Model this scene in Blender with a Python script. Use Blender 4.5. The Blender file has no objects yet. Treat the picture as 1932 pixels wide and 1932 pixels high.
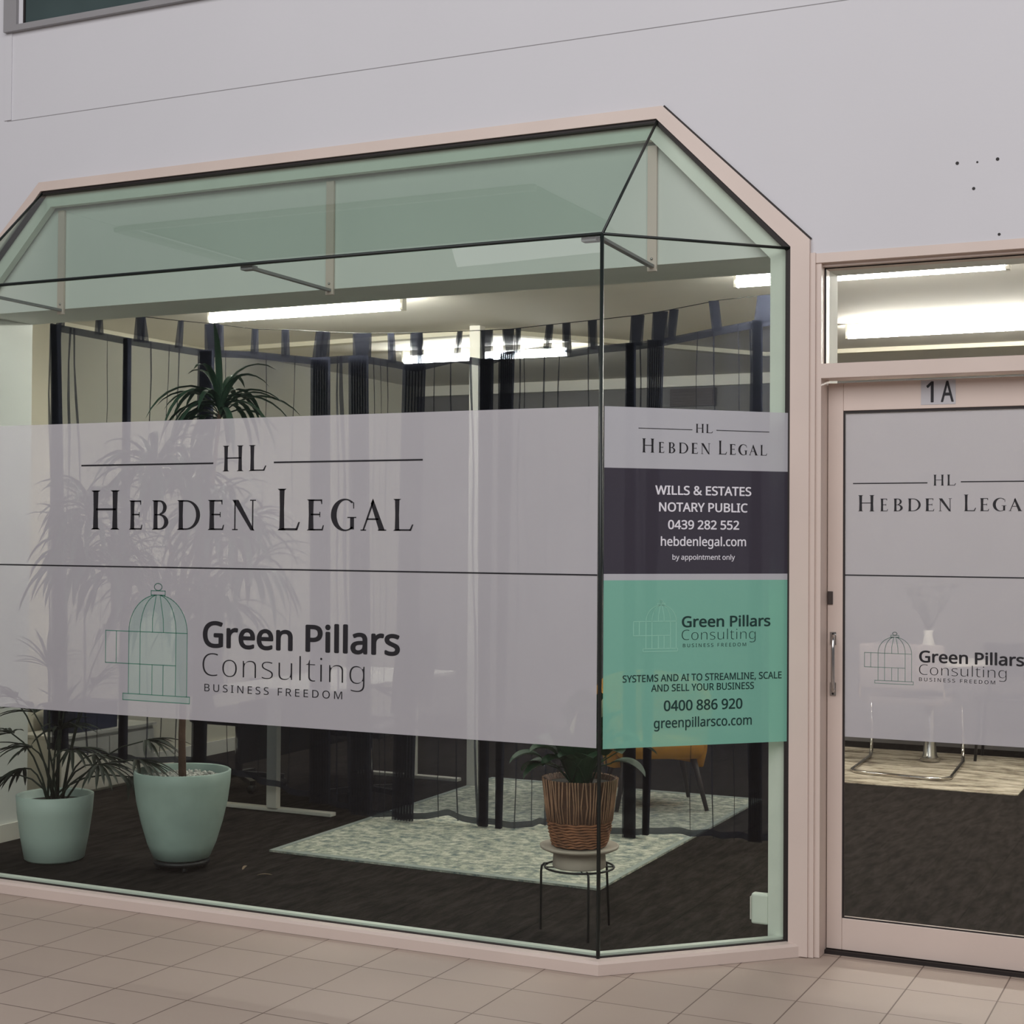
import bpy, bmesh, math, random
from mathutils import Vector, Matrix
random.seed(7)
SC = bpy.context.scene
COL = SC.collection
PI = math.pi

# ------------------------------------------------------------------ camera
cd = bpy.data.cameras.new('camera'); cam = bpy.data.objects.new('camera', cd); COL.objects.link(cam)
cd.sensor_width = 36.0; cd.sensor_fit = 'HORIZONTAL'; cd.lens = 54.16; cd.clip_start = 0.05; cd.clip_end = 200
cf = Vector((-0.43094154, 0.90222414, 0.0167627)); cr = Vector((0.90237902, 0.43089195, 0.00665089)); cu = Vector((0.00122232, -0.01799246, 0.99983738))
M = Matrix(((cr.x, cu.x, -cf.x, 1.61658901), (cr.y, cu.y, -cf.y, -5.92283149), (cr.z, cu.z, -cf.z, 1.62), (0, 0, 0, 1)))
cam.matrix_world = M
SC.camera = cam

# ------------------------------------------------------------------ world, lights, exposure
SC.view_settings.view_transform = 'Standard'; SC.view_settings.look = 'None'
SC.view_settings.gamma = 1.0; SC.view_settings.exposure = 0.0; SC.view_settings.use_curve_mapping = False
SC.cycles.transparent_max_bounces = 40; SC.cycles.max_bounces = 10
SC.cycles.use_denoising = True
w = bpy.data.worlds.new('mall_surroundings'); SC.world = w; w.use_nodes = True
bg = w.node_tree.nodes['Background']; bg.inputs[0].default_value = (0.78, 0.80, 0.86, 1); bg.inputs[1].default_value = 0.145

def area(name, loc, size, target, energy, color):
    l = bpy.data.lights.new(name, 'AREA'); l.shape = 'RECTANGLE'; l.size, l.size_y = size; l.energy = energy; l.color = color
    o = bpy.data.objects.new(name, l); COL.objects.link(o); o.location = loc
    o.rotation_euler = (Vector(target) - Vector(loc)).to_track_quat('-Z', 'Y').to_euler(); return o
area('mall_skylight', (0.5, -7.5, 6.6), (13, 5.0), (-0.3, 0.0, 2.2), 655, (1.0, 0.978, 0.985))

# ------------------------------------------------------------------ materials
def rgb(r, g, b):   # 8 bit sRGB -> linear
    return tuple(((c/255/12.92) if c/255 <= .04045 else ((c/255+.055)/1.055)**2.4) for c in (r, g, b)) + (1,)
def mat(name, col, rough=0.6, metal=0.0, var=0.08, scale=8.0, bump=0.0, bscale=60, emit=None, estr=0, stretch=None):
    m = bpy.data.materials.new(name); m.use_nodes = True; nt = m.node_tree; b = nt.nodes['Principled BSDF']
    b.inputs['Roughness'].default_value = rough; b.inputs['Metallic'].default_value = metal
    tc = nt.nodes.new('ShaderNodeTexCoord'); mp = nt.nodes.new('ShaderNodeMapping'); nt.links.new(tc.outputs['Object'], mp.inputs[0])
    if stretch: mp.inputs['Scale'].default_value = stretch
    n = nt.nodes.new('ShaderNodeTexNoise'); n.inputs['Scale'].default_value = scale; n.inputs['Detail'].default_value = 4
    nt.links.new(mp.outputs[0], n.inputs['Vector'])
    r = nt.nodes.new('ShaderNodeValToRGB'); c = Vector(col[:3])
    r.color_ramp.elements[0].position = .3; r.color_ramp.elements[1].position = .7
    r.color_ramp.elements[0].color = (*(c*(1-var)), 1); r.color_ramp.elements[1].color = (*[min(1, v) for v in c*(1+var)], 1)
    nt.links.new(n.outputs['Fac'], r.inputs[0]); nt.links.new(r.outputs[0], b.inputs['Base Color'])
    if bump:
        n2 = nt.nodes.new('ShaderNodeTexNoise'); n2.inputs['Scale'].default_value = bscale; nt.links.new(mp.outputs[0], n2.inputs['Vector'])
        bp = nt.nodes.new('ShaderNodeBump'); bp.inputs['Strength'].default_value = bump; bp.inputs['Distance'].default_value = .01
        nt.links.new(n2.outputs['Fac'], bp.inputs['Height']); nt.links.new(bp.outputs[0], b.inputs['Normal'])
    if emit:
        b.inputs['Emission Color'].default_value = emit; b.inputs['Emission Strength'].default_value = estr
    return m
def mix_mat(name, tcol, fac_t, dcol, transl=0.0, gloss=0.04):
    """thin sheet: part of the light passes straight through, the rest meets a matt film"""
    m = bpy.data.materials.new(name); m.use_nodes = True; nt = m.node_tree
    for n in list(nt.nodes): nt.nodes.remove(n)
    N = nt.nodes.new; L = nt.links.new
    out = N('ShaderNodeOutputMaterial'); tr = N('ShaderNodeBsdfTransparent'); tr.inputs[0].default_value = tcol
    df = N('ShaderNodeBsdfDiffuse'); no = N('ShaderNodeTexNoise'); no.inputs['Scale'].default_value = 2.5
    cr_ = N('ShaderNodeValToRGB'); cr_.color_ramp.elements[0].color = (*[v*.96 for v in dcol[:3]], 1); cr_.color_ramp.elements[1].color = (*[min(1, v*1.04) for v in dcol[:3]], 1)
    tc = N('ShaderNodeTexCoord'); L(tc.outputs['Object'], no.inputs['Vector']); L(no.outputs['Fac'], cr_.inputs[0]); L(cr_.outputs[0], df.inputs[0])
    tl = N('ShaderNodeBsdfTranslucent'); L(cr_.outputs[0], tl.inputs[0])
    m1 = N('ShaderNodeMixShader'); m1.inputs[0].default_value = transl; L(df.outputs[0], m1.inputs[1]); L(tl.outputs[0], m1.inputs[2])
    m2 = N('ShaderNodeMixShader'); m2.inputs[0].default_value = 1-fac_t; L(tr.outputs[0], m2.inputs[1]); L(m1.outputs[0], m2.inputs[2])
    L(m2.outputs[0], out.inputs[0]); return m
def glass_mat(name, tint):
    m = bpy.data.materials.new(name); m.use_nodes = True; nt = m.node_tree
    for n in list(nt.nodes): nt.nodes.remove(n)
    N = nt.nodes.new; L = nt.links.new
    out = N('ShaderNodeOutputMaterial'); tr = N('ShaderNodeBsdfTransparent'); tr.inputs[0].default_value = tint
    gl = N('ShaderNodeBsdfGlossy'); gl.inputs['Roughness'].default_value = 0.0
    no = N('ShaderNodeTexNoise'); no.inputs['Scale'].default_value = 1.3; tc = N('ShaderNodeTexCoord'); L(tc.outputs['Object'], no.inputs['Vector'])
    bp = N('ShaderNodeBump'); bp.inputs['Strength'].default_value = .02; bp.inputs['Distance'].default_value = .01; L(no.outputs['Fac'], bp.inputs['Height']); L(bp.outputs[0], gl.inputs['Normal'])
    fr = N('ShaderNodeFresnel'); fr.inputs[0].default_value = 1.45
    geo = N('ShaderNodeNewGeometry'); mm = N('ShaderNodeMath'); mm.operation = 'MULTIPLY'; inv = N('ShaderNodeMath'); inv.operation = 'SUBTRACT'; inv.inputs[0].default_value = 1
    L(geo.outputs['Backfacing'], inv.inputs[1]); L(fr.outputs[0], mm.inputs[0]); L(inv.outputs[0], mm.inputs[1])
    m2 = N('ShaderNodeMixShader'); L(mm.outputs[0], m2.inputs[0]); L(tr.outputs[0], m2.inputs[1]); L(gl.outputs[0], m2.inputs[2])
    L(m2.outputs[0], out.inputs[0]); return m

m_wall = mat('painted_plaster', rgb(213, 212, 216), .85, var=.012, scale=1.5, bump=.04, bscale=40)
m_wall_in = mat('interior_cream_paint', rgb(214, 208, 190), .8, var=.02, scale=2)
m_wall_back = mat('interior_grey_wall', rgb(112, 109, 107), .8, var=.05, scale=2)
m_lintel = mat('lintel_paint', rgb(222, 224, 219), .7, var=.02, scale=2)
m_ceil = mat('ceiling_paint', rgb(228, 223, 214), .85, var=.02, scale=2)
m_frame = mat('beige_powder_coat', rgb(216, 199, 189), .42, var=.03, scale=3, bump=.02)
m_frame_in = mat('inner_channel', rgb(226, 232, 220), .5, var=.03)
m_gasket = mat('black_gasket', rgb(34, 26, 25), .6, var=.1)
m_joint = mat('silicone_joint', rgb(24, 32, 30), .4, var=.1)
m_glass = glass_mat('green_float_glass', (0.925, 0.950, 0.932, 1))
m_glass_slope = glass_mat('green_float_glass_slope', (0.80, 0.855, 0.825, 1))
m_glass_door = glass_mat('clear_glass', (0.97, 0.975, 0.965, 1))
m_glass_dark = mat('dark_upper_glass', rgb(70, 84, 84), .12, var=.25, scale=1.2)
m_steelframe = mat('grey_aluminium', rgb(150, 148, 150), .45, var=.03)
m_frost = mix_mat('frosted_vinyl', (1, 1, 1, 1), .40, rgb(220, 217, 223), .10)
m_frost2 = mix_mat('frosted_vinyl_side', (1, 1, 1, 1), .16, rgb(205, 205, 212), .10)
m_navy = mix_mat('dark_navy_vinyl', (.8, .8, 1, 1), .14, rgb(74, 70, 80), .03)
m_green = mix_mat('mint_green_vinyl', (.75, 1, .85, 1), .22, rgb(144, 208, 188), .10)
m_ink = mat('black_ink', rgb(26, 24, 30), .6, var=.1)
m_ink_green = mat('dark_green_ink', rgb(20, 58, 54), .6, var=.1)
m_ink_line = mat('teal_line_ink', rgb(70, 128, 110), .6, var=.1)
m_ink_line2 = mat('grey_green_line_ink', rgb(105, 135, 125), .6, var=.1)
m_ink_white = mat('white_ink', rgb(240, 238, 245), .6, var=.02)
m_ink_pale = mat('pale_mint_ink', rgb(160, 215, 195), .6, var=.02)
m_sticker = mat('pale_grey_sticker', rgb(186, 184, 188), .5, var=.05)
m_steel = mat('brushed_steel', rgb(190, 188, 186), .22, 1.0, var=.05)
m_chrome = mat('chrome', rgb(215, 210, 205), .08, 1.0, var=.02)
m_white = mat('white_laminate', rgb(222, 218, 208), .5, var=.02)
m_black = mat('black_plastic', rgb(28, 27, 30), .5, var=.1)
m_blackmetal = mat('black_wire_metal', rgb(22, 24, 23), .45, .3, var=.1)
m_sheer = mix_mat('sheer_black_voile', (.92, .95, 1, 1), .56, rgb(56, 58, 72), .35)
m_gather = mix_mat('gathered_black_voile', (.9, .93, 1, 1), .20, rgb(52, 54, 66), .2)
m_pot = mat('mint_glazed_pot', rgb(170, 190, 181), .45, var=.10, scale=7)
m_potsm = mat('grey_green_pot', rgb(176, 192, 183), .5, var=.05, scale=5)
m_soil = mat('dark_soil', rgb(40, 33, 28), .95, var=.3, scale=40)
m_pebble = mat('white_pebbles', rgb(205, 203, 195), .6, var=.2, scale=20)
m_bark = mat('brown_bark', rgb(98, 74, 62), .85, var=.2, scale=20, bump=.4)
m_leaf = mat('deep_green_leaf', rgb(44, 70, 52), .5, var=.25, scale=6)
m_palm = mat('dark_palm_leaf', rgb(24, 36, 22), .65, var=.25, scale=6)
m_lily = mat('glossy_lily_leaf', rgb(26, 66, 38), .62, var=.25, scale=8)
m_spathe = mat('cream_spathe', rgb(225, 215, 185), .5, var=.05)
m_ped = mat('beige_stoneware', rgb(178, 166, 152), .7, var=.05, scale=20)
m_yellow = mat('mustard_fabric', rgb(205, 142, 42), .85, var=.08, scale=30)
m_wood = mat('dark_wood_leg', rgb(60, 50, 44), .6, var=.1)
m_blue = mat('navy_box', rgb(32, 40, 66), .6, var=.1)
m_tube = mat('fluorescent_tube', (1, 1, 1, 1), .5, emit=(1, .965, .90, 1), estr=112)
m_hole = mat('screw_hole_dark', rgb(60, 58, 58), .9)
m_dead = mat('dry_leaf', rgb(120, 100, 80), .8)
m_lock = mat('dark_lock_metal', rgb(85, 78, 76), .4, .6)
m_flower = mat('dusty_flower', rgb(90, 88, 80), .8, var=.3)

def tile_mat():
    m = bpy.data.materials.new('terracotta_beige_tiles'); m.use_nodes = True; nt = m.node_tree; b = nt.nodes['Principled BSDF']; N = nt.nodes.new; L = nt.links.new
    tc = N('ShaderNodeTexCoord'); mp = N('ShaderNodeMapping'); mp.inputs['Location'].default_value = (-0.1839, 0.2642, 0)
    L(tc.outputs['Object'], mp.inputs[0])
    br = N('ShaderNodeTexBrick'); br.offset = 0; br.squash = 1; br.inputs['Scale'].default_value = 1; br.inputs['Brick Width'].default_value = .3176; br.inputs['Row Height'].default_value = .3176
    br.inputs['Mortar Size'].default_value = .0028; br.inputs['Mortar Smooth'].default_value = .2; br.inputs['Bias'].default_value = 0
    br.inputs['Color1'].default_value = rgb(183, 166, 154); br.inputs['Color2'].default_value = rgb(177, 160, 148); br.inputs['Mortar'].default_value = rgb(112, 94, 84)
    L(mp.outputs[0], br.inputs['Vector'])
    n = N('ShaderNodeTexNoise'); n.inputs['Scale'].default_value = 2.2; n.inputs['Detail'].default_value = 5; L(tc.outputs['Object'], n.inputs['Vector'])
    r = N('ShaderNodeValToRGB'); r.color_ramp.elements[0].color = (.9, .89, .87, 1); r.color_ramp.elements[1].color = (1, 1, 1, 1); L(n.outputs['Fac'], r.inputs[0])
    mx = N('ShaderNodeMixRGB'); mx.blend_type = 'MULTIPLY'; mx.inputs[0].default_value = 1; L(br.outputs['Color'], mx.inputs[1]); L(r.outputs[0], mx.inputs[2])
    L(mx.outputs[0], b.inputs['Base Color']); b.inputs['Roughness'].default_value = .5
    bp = N('ShaderNodeBump'); bp.inputs['Strength'].default_value = .3; bp.inputs['Distance'].default_value = .003; bp.invert = True; L(br.outputs['Fac'], bp.inputs['Height']); L(bp.outputs[0], b.inputs['Normal'])
    return m
def rug_mat(name, c1, c2, c3, scale, stretch=(1, 1, 1)):
    m = bpy.data.materials.new(name); m.use_nodes = True; nt = m.node_tree; b = nt.nodes['Principled BSDF']; N = nt.nodes.new; L = nt.links.new
    tc = N('ShaderNodeTexCoord'); mp = N('ShaderNodeMapping'); mp.inputs['Scale'].default_value = stretch; L(tc.outputs['Object'], mp.inputs[0])
    n = N('ShaderNodeTexNoise'); n.inputs['Scale'].default_value = scale; n.inputs['Detail'].default_value = 8; n.inputs['Roughness'].default_value = .75; L(mp.outputs[0], n.inputs['Vector'])
    r = N('ShaderNodeValToRGB'); e = r.color_ramp.elements; e[0].position = .38; e[0].color = c1; e[1].position = .62; e[1].color = c3; k = e.new(.5); k.color = c2
    L(n.outputs['Fac'], r.inputs[0]); L(r.outputs[0], b.inputs['Base Color']); b.inputs['Roughness'].default_value = 1; b.inputs['Specular IOR Level'].default_value = .05
    return m
m_tile = tile_mat()
m_rug = rug_mat('mottled_grey_green_rug', rgb(118, 132, 132), rgb(178, 180, 166), rgb(228, 226, 210), 20)
m_rugedge = mat('pale_rug_border', rgb(158, 166, 160), .9, var=.1, scale=30)
m_rug2 = rug_mat('beige_patchwork_hide', rgb(105, 94, 84), rgb(182, 172, 154), rgb(220, 211, 194), 3.2, (1, 3, 1))
m_carpet = rug_mat('charcoal_carpet', rgb(27, 24, 23), rgb(40, 36, 34), rgb(52, 47, 45), 4, (5, 1, 1))
m_wicker = mat('woven_seagrass', rgb(84, 56, 40), .8, var=.35, scale=25, stretch=(3, 3, .4), bump=.6, bscale=60)

# ------------------------------------------------------------------ mesh helpers
def link(name, bm, m, parent=None, smooth=False, loc=None):
    bmesh.ops.recalc_face_normals(bm, faces=bm.faces)
    me = bpy.data.meshes.new(name); bm.to_mesh(me); bm.free()
    if smooth:
        for p in me.polygons: p.use_smooth = True
    me.materials.append(m); o = bpy.data.objects.new(name, me); COL.objects.link(o)
    if parent: o.parent = parent
    if loc: o.location = loc
    return o
def tag(o, label=None, cat=None, group=None, kind=None):
    if label: o['label'] = label
    if cat: o['category'] = cat
    if group: o['group'] = group
    if kind: o['kind'] = kind
    return o
def thing(name, label, cat, loc=(0, 0, 0), rz=0, group=None):
    o = bpy.data.objects.new(name, None); COL.objects.link(o); o.location = loc; o.rotation_euler.z = rz; o.empty_display_size = .1
    return tag(o, label, cat, group)
def struct(o): o['kind'] = 'structure'; return o
def sroot(name, loc=(0, 0, 0)):
    o = bpy.data.objects.new(name, None); COL.objects.link(o); o.location = loc; o['kind'] = 'structure'; return o
def box(bm, x0, x1, y0, y1, z0, z1, bev=0):
    b2 = bmesh.new() if bev else bm
    v = [b2.verts.new((x, y, z)) for x in (x0, x1) for y in (y0, y1) for z in (z0, z1)]
    for f in ((0, 1, 3, 2), (4, 6, 7, 5), (0, 4, 5, 1), (2, 3, 7, 6), (0, 2, 6, 4), (1, 5, 7, 3)): b2.faces.new([v[i] for i in f])
    if bev:
        bmesh.ops.bevel(b2, geom=list(b2.edges), offset=bev, segments=2, affect='EDGES', profile=.5)
        merge(bm, b2)
def merge(bm, b2):
    mp = {}
    for v in b2.verts: mp[v] = bm.verts.new(v.co)
    for f in b2.faces:
        try: bm.faces.new([mp[v] for v in f.verts])
        except ValueError: pass
    b2.free()
def B(name, x0, x1, y0, y1, z0, z1, m, parent=None, bev=0):
    bm = bmesh.new(); box(bm, x0, x1, y0, y1, z0, z1, bev); return link(name, bm, m, parent)
def prism(bm, pts, off):
    """closed polygon pts (3D) extruded by vector off"""
    a = [bm.verts.new(p) for p in pts]; b = [bm.verts.new(Vector(p)+Vector(off)) for p in pts]; n = len(pts)
    bm.faces.new(a); bm.faces.new(b[::-1])
    for i in range(n): bm.faces.new((a[i], b[i], b[(i+1) % n], a[(i+1) % n]))
def tube(bm, pts, r, seg=8, closed=False, cap=True):
    pts = [Vector(p) for p in pts]; n = len(pts); rs = r if isinstance(r, (list, tuple)) else [r]*n; rings = []; prev = None
    for i, p in enumerate(pts):
        a = pts[(i-1) % n] if (i > 0 or closed) else p; b = pts[(i+1) % n] if (i < n-1 or closed) else p
        t = (b-a).normalized()
        if prev is None: u = t.cross(Vector((0, 0, 1)) if abs(t.z) < .9 else Vector((1, 0, 0))).normalized()
        else: u = (prev - t*prev.dot(t)).normalized()
        prev = u; v = t.cross(u)
        rings.append([bm.verts.new(p + (u*math.cos(2*PI*k/seg) + v*math.sin(2*PI*k/seg))*rs[i]) for k in range(seg)])
    for i in range(n if closed else n-1):
        A, Bq = rings[i], rings[(i+1) % n]
        for k in range(seg): bm.faces.new((A[k], A[(k+1) % seg], Bq[(k+1) % seg], Bq[k]))
    if cap and not closed: bm.faces.new(rings[0][::-1]); bm.faces.new(rings[-1])
def T(name, pts, r, m, parent=None, seg=8, closed=False):
    bm = bmesh.new(); tube(bm, pts, r, seg, closed); return link(name, bm, m, parent, True)
def lathe(bm, prof, seg=40, c=(0, 0)):
    rings = []
    for r, z in prof:
        if r < 1e-6: rings.append([bm.verts.new((c[0], c[1], z))])
        else: rings.append([bm.verts.new((c[0]+r*math.cos(2*PI*k/seg), c[1]+r*math.sin(2*PI*k/seg), z)) for k in range(seg)])
    for A, Bq in zip(rings, rings[1:]):
        for k in range(seg):
            k2 = (k+1) % seg
            if len(A) == 1 and len(Bq) == 1: continue
            if len(A) == 1: bm.faces.new((A[0], Bq[k2], Bq[k]))
            elif len(Bq) == 1: bm.faces.new((A[k], A[k2], Bq[0]))
            else: bm.faces.new((A[k], A[k2], Bq[k2], Bq[k]))
def LA(name, prof, m, parent=None, seg=40, loc=None):
    bm = bmesh.new(); lathe(bm, prof, seg); return link(name, bm, m, parent, True, loc)
def slab(bm, quad, t):
    """glass sheet: planar polygon given thickness t along its normal"""
    q = [Vector(p) for p in quad]; n = (q[1]-q[0]).cross(q[2]-q[0]).normalized()*t; prism(bm, q, n)
def SL(name, quad, t, m, parent=None):
    bm = bmesh.new(); slab(bm, quad, t); return link(name, bm, m, parent)
def bar(bm, a, b, w_, h_, up=(0, 0, 1)):
    a = Vector(a); b = Vector(b); d = (b-a).normalized(); s = d.cross(Vector(up)).normalized(); u = s.cross(d)
    q = [a + s*i*w_/2 + u*j*h_/2 for i, j in ((-1, -1), (1, -1), (1, 1), (-1, 1))]; prism(bm, q, b-a)
def BAR(name, a, b, w_, h_, m, parent=None, up=(0, 0, 1)):
    bm = bmesh.new(); bar(bm, a, b, w_, h_, up); return link(name, bm, m, parent)

# ------------------------------------------------------------------ structure: shell
ZR, ZQ, D = 2.765, 3.336, 0.571     # spring of the slope, top of the slope, depth of the bay
XL, XQL, XQR = -4.39, -3.825, -0.562   # left foot of the bay, its two upper corners
struct(B('floor', -12, 10, -13, 0.09, -.1, 0, m_tile))                     # mall tiles
# carpet inside follows the bay outline
bm = bmesh.new(); prism(bm, [(-6.0, 6.6, 0.002), (3.2, 6.6, .002), (3.2, .09, .002), (0, .09, .002), (0, 0.0, .002), (-.571, -.571, .002), (-3.83, -.571, .002), (XL, 0, .002), (XL, .09, .002), (-6, .09, .002)], (0, 0, .002))
struct(link('floor_carpet', bm, m_carpet))
# front wall: white plaster with the bay and door openings, outer face at y=0
bm = bmesh.new()
Wt = .058
prism(bm, [(-12, 0, 0), (-4.43, 0, 0), (-4.43, 0, 2.80), (-3.835, 0, 3.37), (-3.835, 0, 5.4), (-12, 0, 5.4)], (0, Wt, 0))
prism(bm, [(-3.835, 0, 3.37), (-.545, 0, 3.37), (-.545, 0, 5.4), (-3.835, 0, 5.4)], (0, Wt, 0))
prism(bm, [(-.545, 0, 3.37), (.06, 0, 2.79), (.06, 0, 2.735), (2.6, 0, 2.735), (2.6, 0, 5.4), (-.545, 0, 5.4)], (0, Wt, 0))
prism(bm, [(2.6, 0, 0), (10, 0, 0), (10, 0, 5.4), (2.6, 0, 5.4)], (0, Wt, 0))
wf = struct(link('wall_front', bm, m_wall))
# hairline joint and the slightly proud panel left of the upper window
B('joint_line', -4.07, 1.6, -.0012, 0, 3.7165, 3.7195, mat('joint_shadow_gap', rgb(150, 148, 150), .9), wf)
B('panel_step', -4.085, -4.04, -.006, 0, 3.722, 5.3, m_wall, wf)
for i, (hx, hz, hr) in enumerate(((.633, 3.039, .0065), (.706, 3.036, .004), (.779, 3.04, .0065), (.693, 2.938, .006), (.785, 2.759, .0055))):
    bm = bmesh.new(); c0 = bm.verts.new((hx, -.001, hz)); ring = [bm.verts.new((hx+hr*math.cos(t*PI/6), -.001, hz+hr*math.sin(t*PI/6))) for t in range(12)]
    for k in range(12): bm.faces.new((c0, ring[k], ring[(k+1) % 12]))
    link('screw_hole', bm, m_hole, wf)
# inner wall behind the glazing (lintel, reveals)
bm = bmesh.new()
box(bm, -6.0, -4.295, Wt+.002, .44, 0, 3.0); box(bm, -4.295, -.085, Wt+.002, .44, 2.752, 3.9); box(bm, -.085, .075, Wt+.002, .44, 0, 3.0)
box(bm, .075, 2.7, .12, .44, 2.72, 3.0); box(bm, 2.6, 3.2, Wt+.002, .44, 0, 3.0)
struct(link('wall_lintel', bm, m_lintel))
struct(B('baseboard_reveal', -4.295, -4.28, .06, .45, .004, .095, m_white))
struct(B('wall_left', -5.42, -5.3, .44, 6.5, 0, 3.0, m_wall_in))
struct(B('baseboard_left', -5.3, -5.28, .44, 6.5, .004, .10, m_white))
struct(B('wall_back', -5.5, 3.2, 6.5, 6.6, 0, 3.0, m_wall_back))
struct(B('trim_1', -5.3, 3.1, 6.44, 6.5, 2.91, 3.0, m_ceil))               # cornice at the back wall
struct(B('baseboard_back', -5.28, 3.1, 6.48, 6.5, .004, .10, m_wall_back))
struct(B('wall_right', 3.1, 3.2, .44, 6.5, 0, 3.0, m_wall_in))
struct(B('ceiling', -5.5, 3.2, .44, 6.6, 3.0, 3.1, m_ceil))
bm = bmesh.new(); bar(bm, (-5.3, 3.36, 2.985), (-2.9, 3.22, 2.985), .09, .03); bar(bm, (-2.92, 3.2, 2.985), (-1.6, 5.15, 2.985), .09, .03); bar(bm, (-1.62, 5.14, 2.985), (3.1, 5.3, 2.985), .09, .03)
struct(link('trim_2', bm, m_wall_in))                                       # ceiling batten following the room's dividing line
struct(B('wall_column', -2.96, -2.885, 3.0, 3.075, 0, 3.0, m_white))

# ------------------------------------------------------------------ bay window
w1 = sroot('window_1')
def frame_run(bm, inner, outer, y0, y1):
    n = len(inner)
    for i in range(n-1):
        prism(bm, [(inner[i][0], y0, inner[i][1]), (inner[i+1][0], y0, inner[i+1][1]), (outer[i+1][0], y0, outer[i+1][1]), (outer[i][0], y0, outer[i][1])], (0, y1-y0, 0))
inn = [(0.0, 0.004), (0.0, ZR+.004), (XQR, ZQ), (XQL, ZQ), (XL, ZR), (XL, .004)]
out = [(.076, .004), (.076, ZR+.028), (XQR+.026, ZQ+.05), (XQL-.012, ZQ+.045), (XL-.07, ZR+.025), (XL-.07, .004)]
bm = bmesh.new(); frame_run(bm, inn, out, -.022, .02); link('frame', bm, m_frame, w1)
bm = bmesh.new()
gi = [(-.022, .05), (-.022, ZR-.008), (XQR-.008, ZQ-.018), (XQL+.010, ZQ-.018), (XL+.02, ZR-.008), (XL+.02, .05)]
frame_run(bm, gi, inn, -.012, .01); link('gasket', bm, m_gasket, w1)
bm = bmesh.new(); T_ = [(XQR+.026, ZQ+.05), (.076, ZR+.028)]
bar(bm, (T_[0][0]+.002, -.006, T_[0][1]+.003), (T_[1][0]+.003, -.006, T_[1][1]+.003), .004, .007, (0, 0, 1)); link('shadow_gap', bm, m_gasket, w1)
# inner light channel seen through the glass
bm = bmesh.new(); g2 = [(-.09, .06), (-.09, ZR-.03), (XQR-.035, ZQ-.075), (XQL+.035, ZQ-.075), (XL+.09, ZR-.03), (XL+.09, .06)]
frame_run(bm, g2, gi, .012, .05); link('inner_channel', bm, m_frame_in, w1)
# sill
def offs(o):  # outline of the bay offset outwards by o
    return [(0+.707*o+.707*0, 0-.707*o), (-.571+.414*o, -.571-o), (-3.83-.414*o, -.571-o), (XL-.707*o, -.707*o)]
bm = bmesh.new(); A0 = offs(.045); A1 = offs(-.012)
A0[0] = (.0636, 0.0); A0[3] = (XL-.0636, 0.0); A1[0] = (-.017, 0); A1[3] = (XL+.017, 0)
prof = [(0, .001), (0, .042), (.14, .052), (1, .055), (1, .001)]
rows = []
for t, z in prof: rows.append([bm.verts.new((A0[i][0]*(1-t)+A1[i][0]*t, A0[i][1]*(1-t)+A1[i][1]*t, z)) for i in range(4)])
for a, b in zip(rows, rows[1:]):
    for i in range(3): bm.faces.new((a[i], a[i+1], b[i+1], b[i]))
link('sill', bm, m_frame, w1)
bm = bmesh.new(); Bi = offs(-.018); Bj = offs(-.05)
for i in range(3): prism(bm, [(*Bi[i], .006), (*Bi[i+1], .006), (*Bj[i+1], .006), (*Bj[i], .006)], (0, 0, .060))
link('inner_sill_channel', bm, m_frame_in, w1)
bm = bmesh.new(); Bi = offs(.001); Bj = offs(-.012)
for i in range(3): prism(bm, [(*Bi[i], .05), (*Bi[i+1], .05), (*Bj[i+1], .05), (*Bj[i], .05)], (0, 0, .009))
link('sill_gasket', bm, m_gasket, w1)
tg = .010
SL('pane', [(-.571, -.571, .055), (-3.83, -.571, .055), (-3.83, -.571, ZR), (-.571, -.571, ZR)], tg, m_glass, w1)
SL('pane', [(0, 0, .055), (-.571, -.571, .055), (-.571, -.571, ZR), (0, 0, ZR)], tg, m_glass, w1)
SL('pane', [(-3.83, -.571, .055), (XL, 0, .055), (XL, 0, ZR), (-3.83, -.571, ZR)], tg, m_glass, w1)
SL('sloped_pane', [(-.571, -.571, ZR), (-3.83, -.571, ZR), (XQL, 0, ZQ), (XQR, 0, ZQ)], tg, m_glass_slope, w1)
SL('corner_pane', [(0, 0, ZR), (-.571, -.571, ZR), (XQR, 0, ZQ)], tg, m_glass, w1)
SL('corner_pane', [(-3.83, -.571, ZR), (XL, 0, ZR), (XQL, 0, ZQ)], tg, m_glass, w1)
Pr = (-.571, -.571, ZR); Pl = (-3.83, -.571, ZR)
T('vertical_joint', [(-.571, -.573, .05), (-.571, -.573, ZR)], .0075, m_joint, w1, 6)
T('horizontal_joint', [Pr, Pl], .0075, m_joint, w1, 6)
T('horizontal_joint', [Pr, (0, 0, ZR)], .006, m_joint, w1, 6)
T('sloped_joint', [Pr, (XQR, 0, ZQ)], .006, m_joint, w1, 6)
T('sloped_joint', [Pl, (XQL, 0, ZQ)], .006, m_joint, w1, 6)
T('vertical_joint', [(-3.83, -.573, .05), Pl], .006, m_joint, w1, 6)

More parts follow.
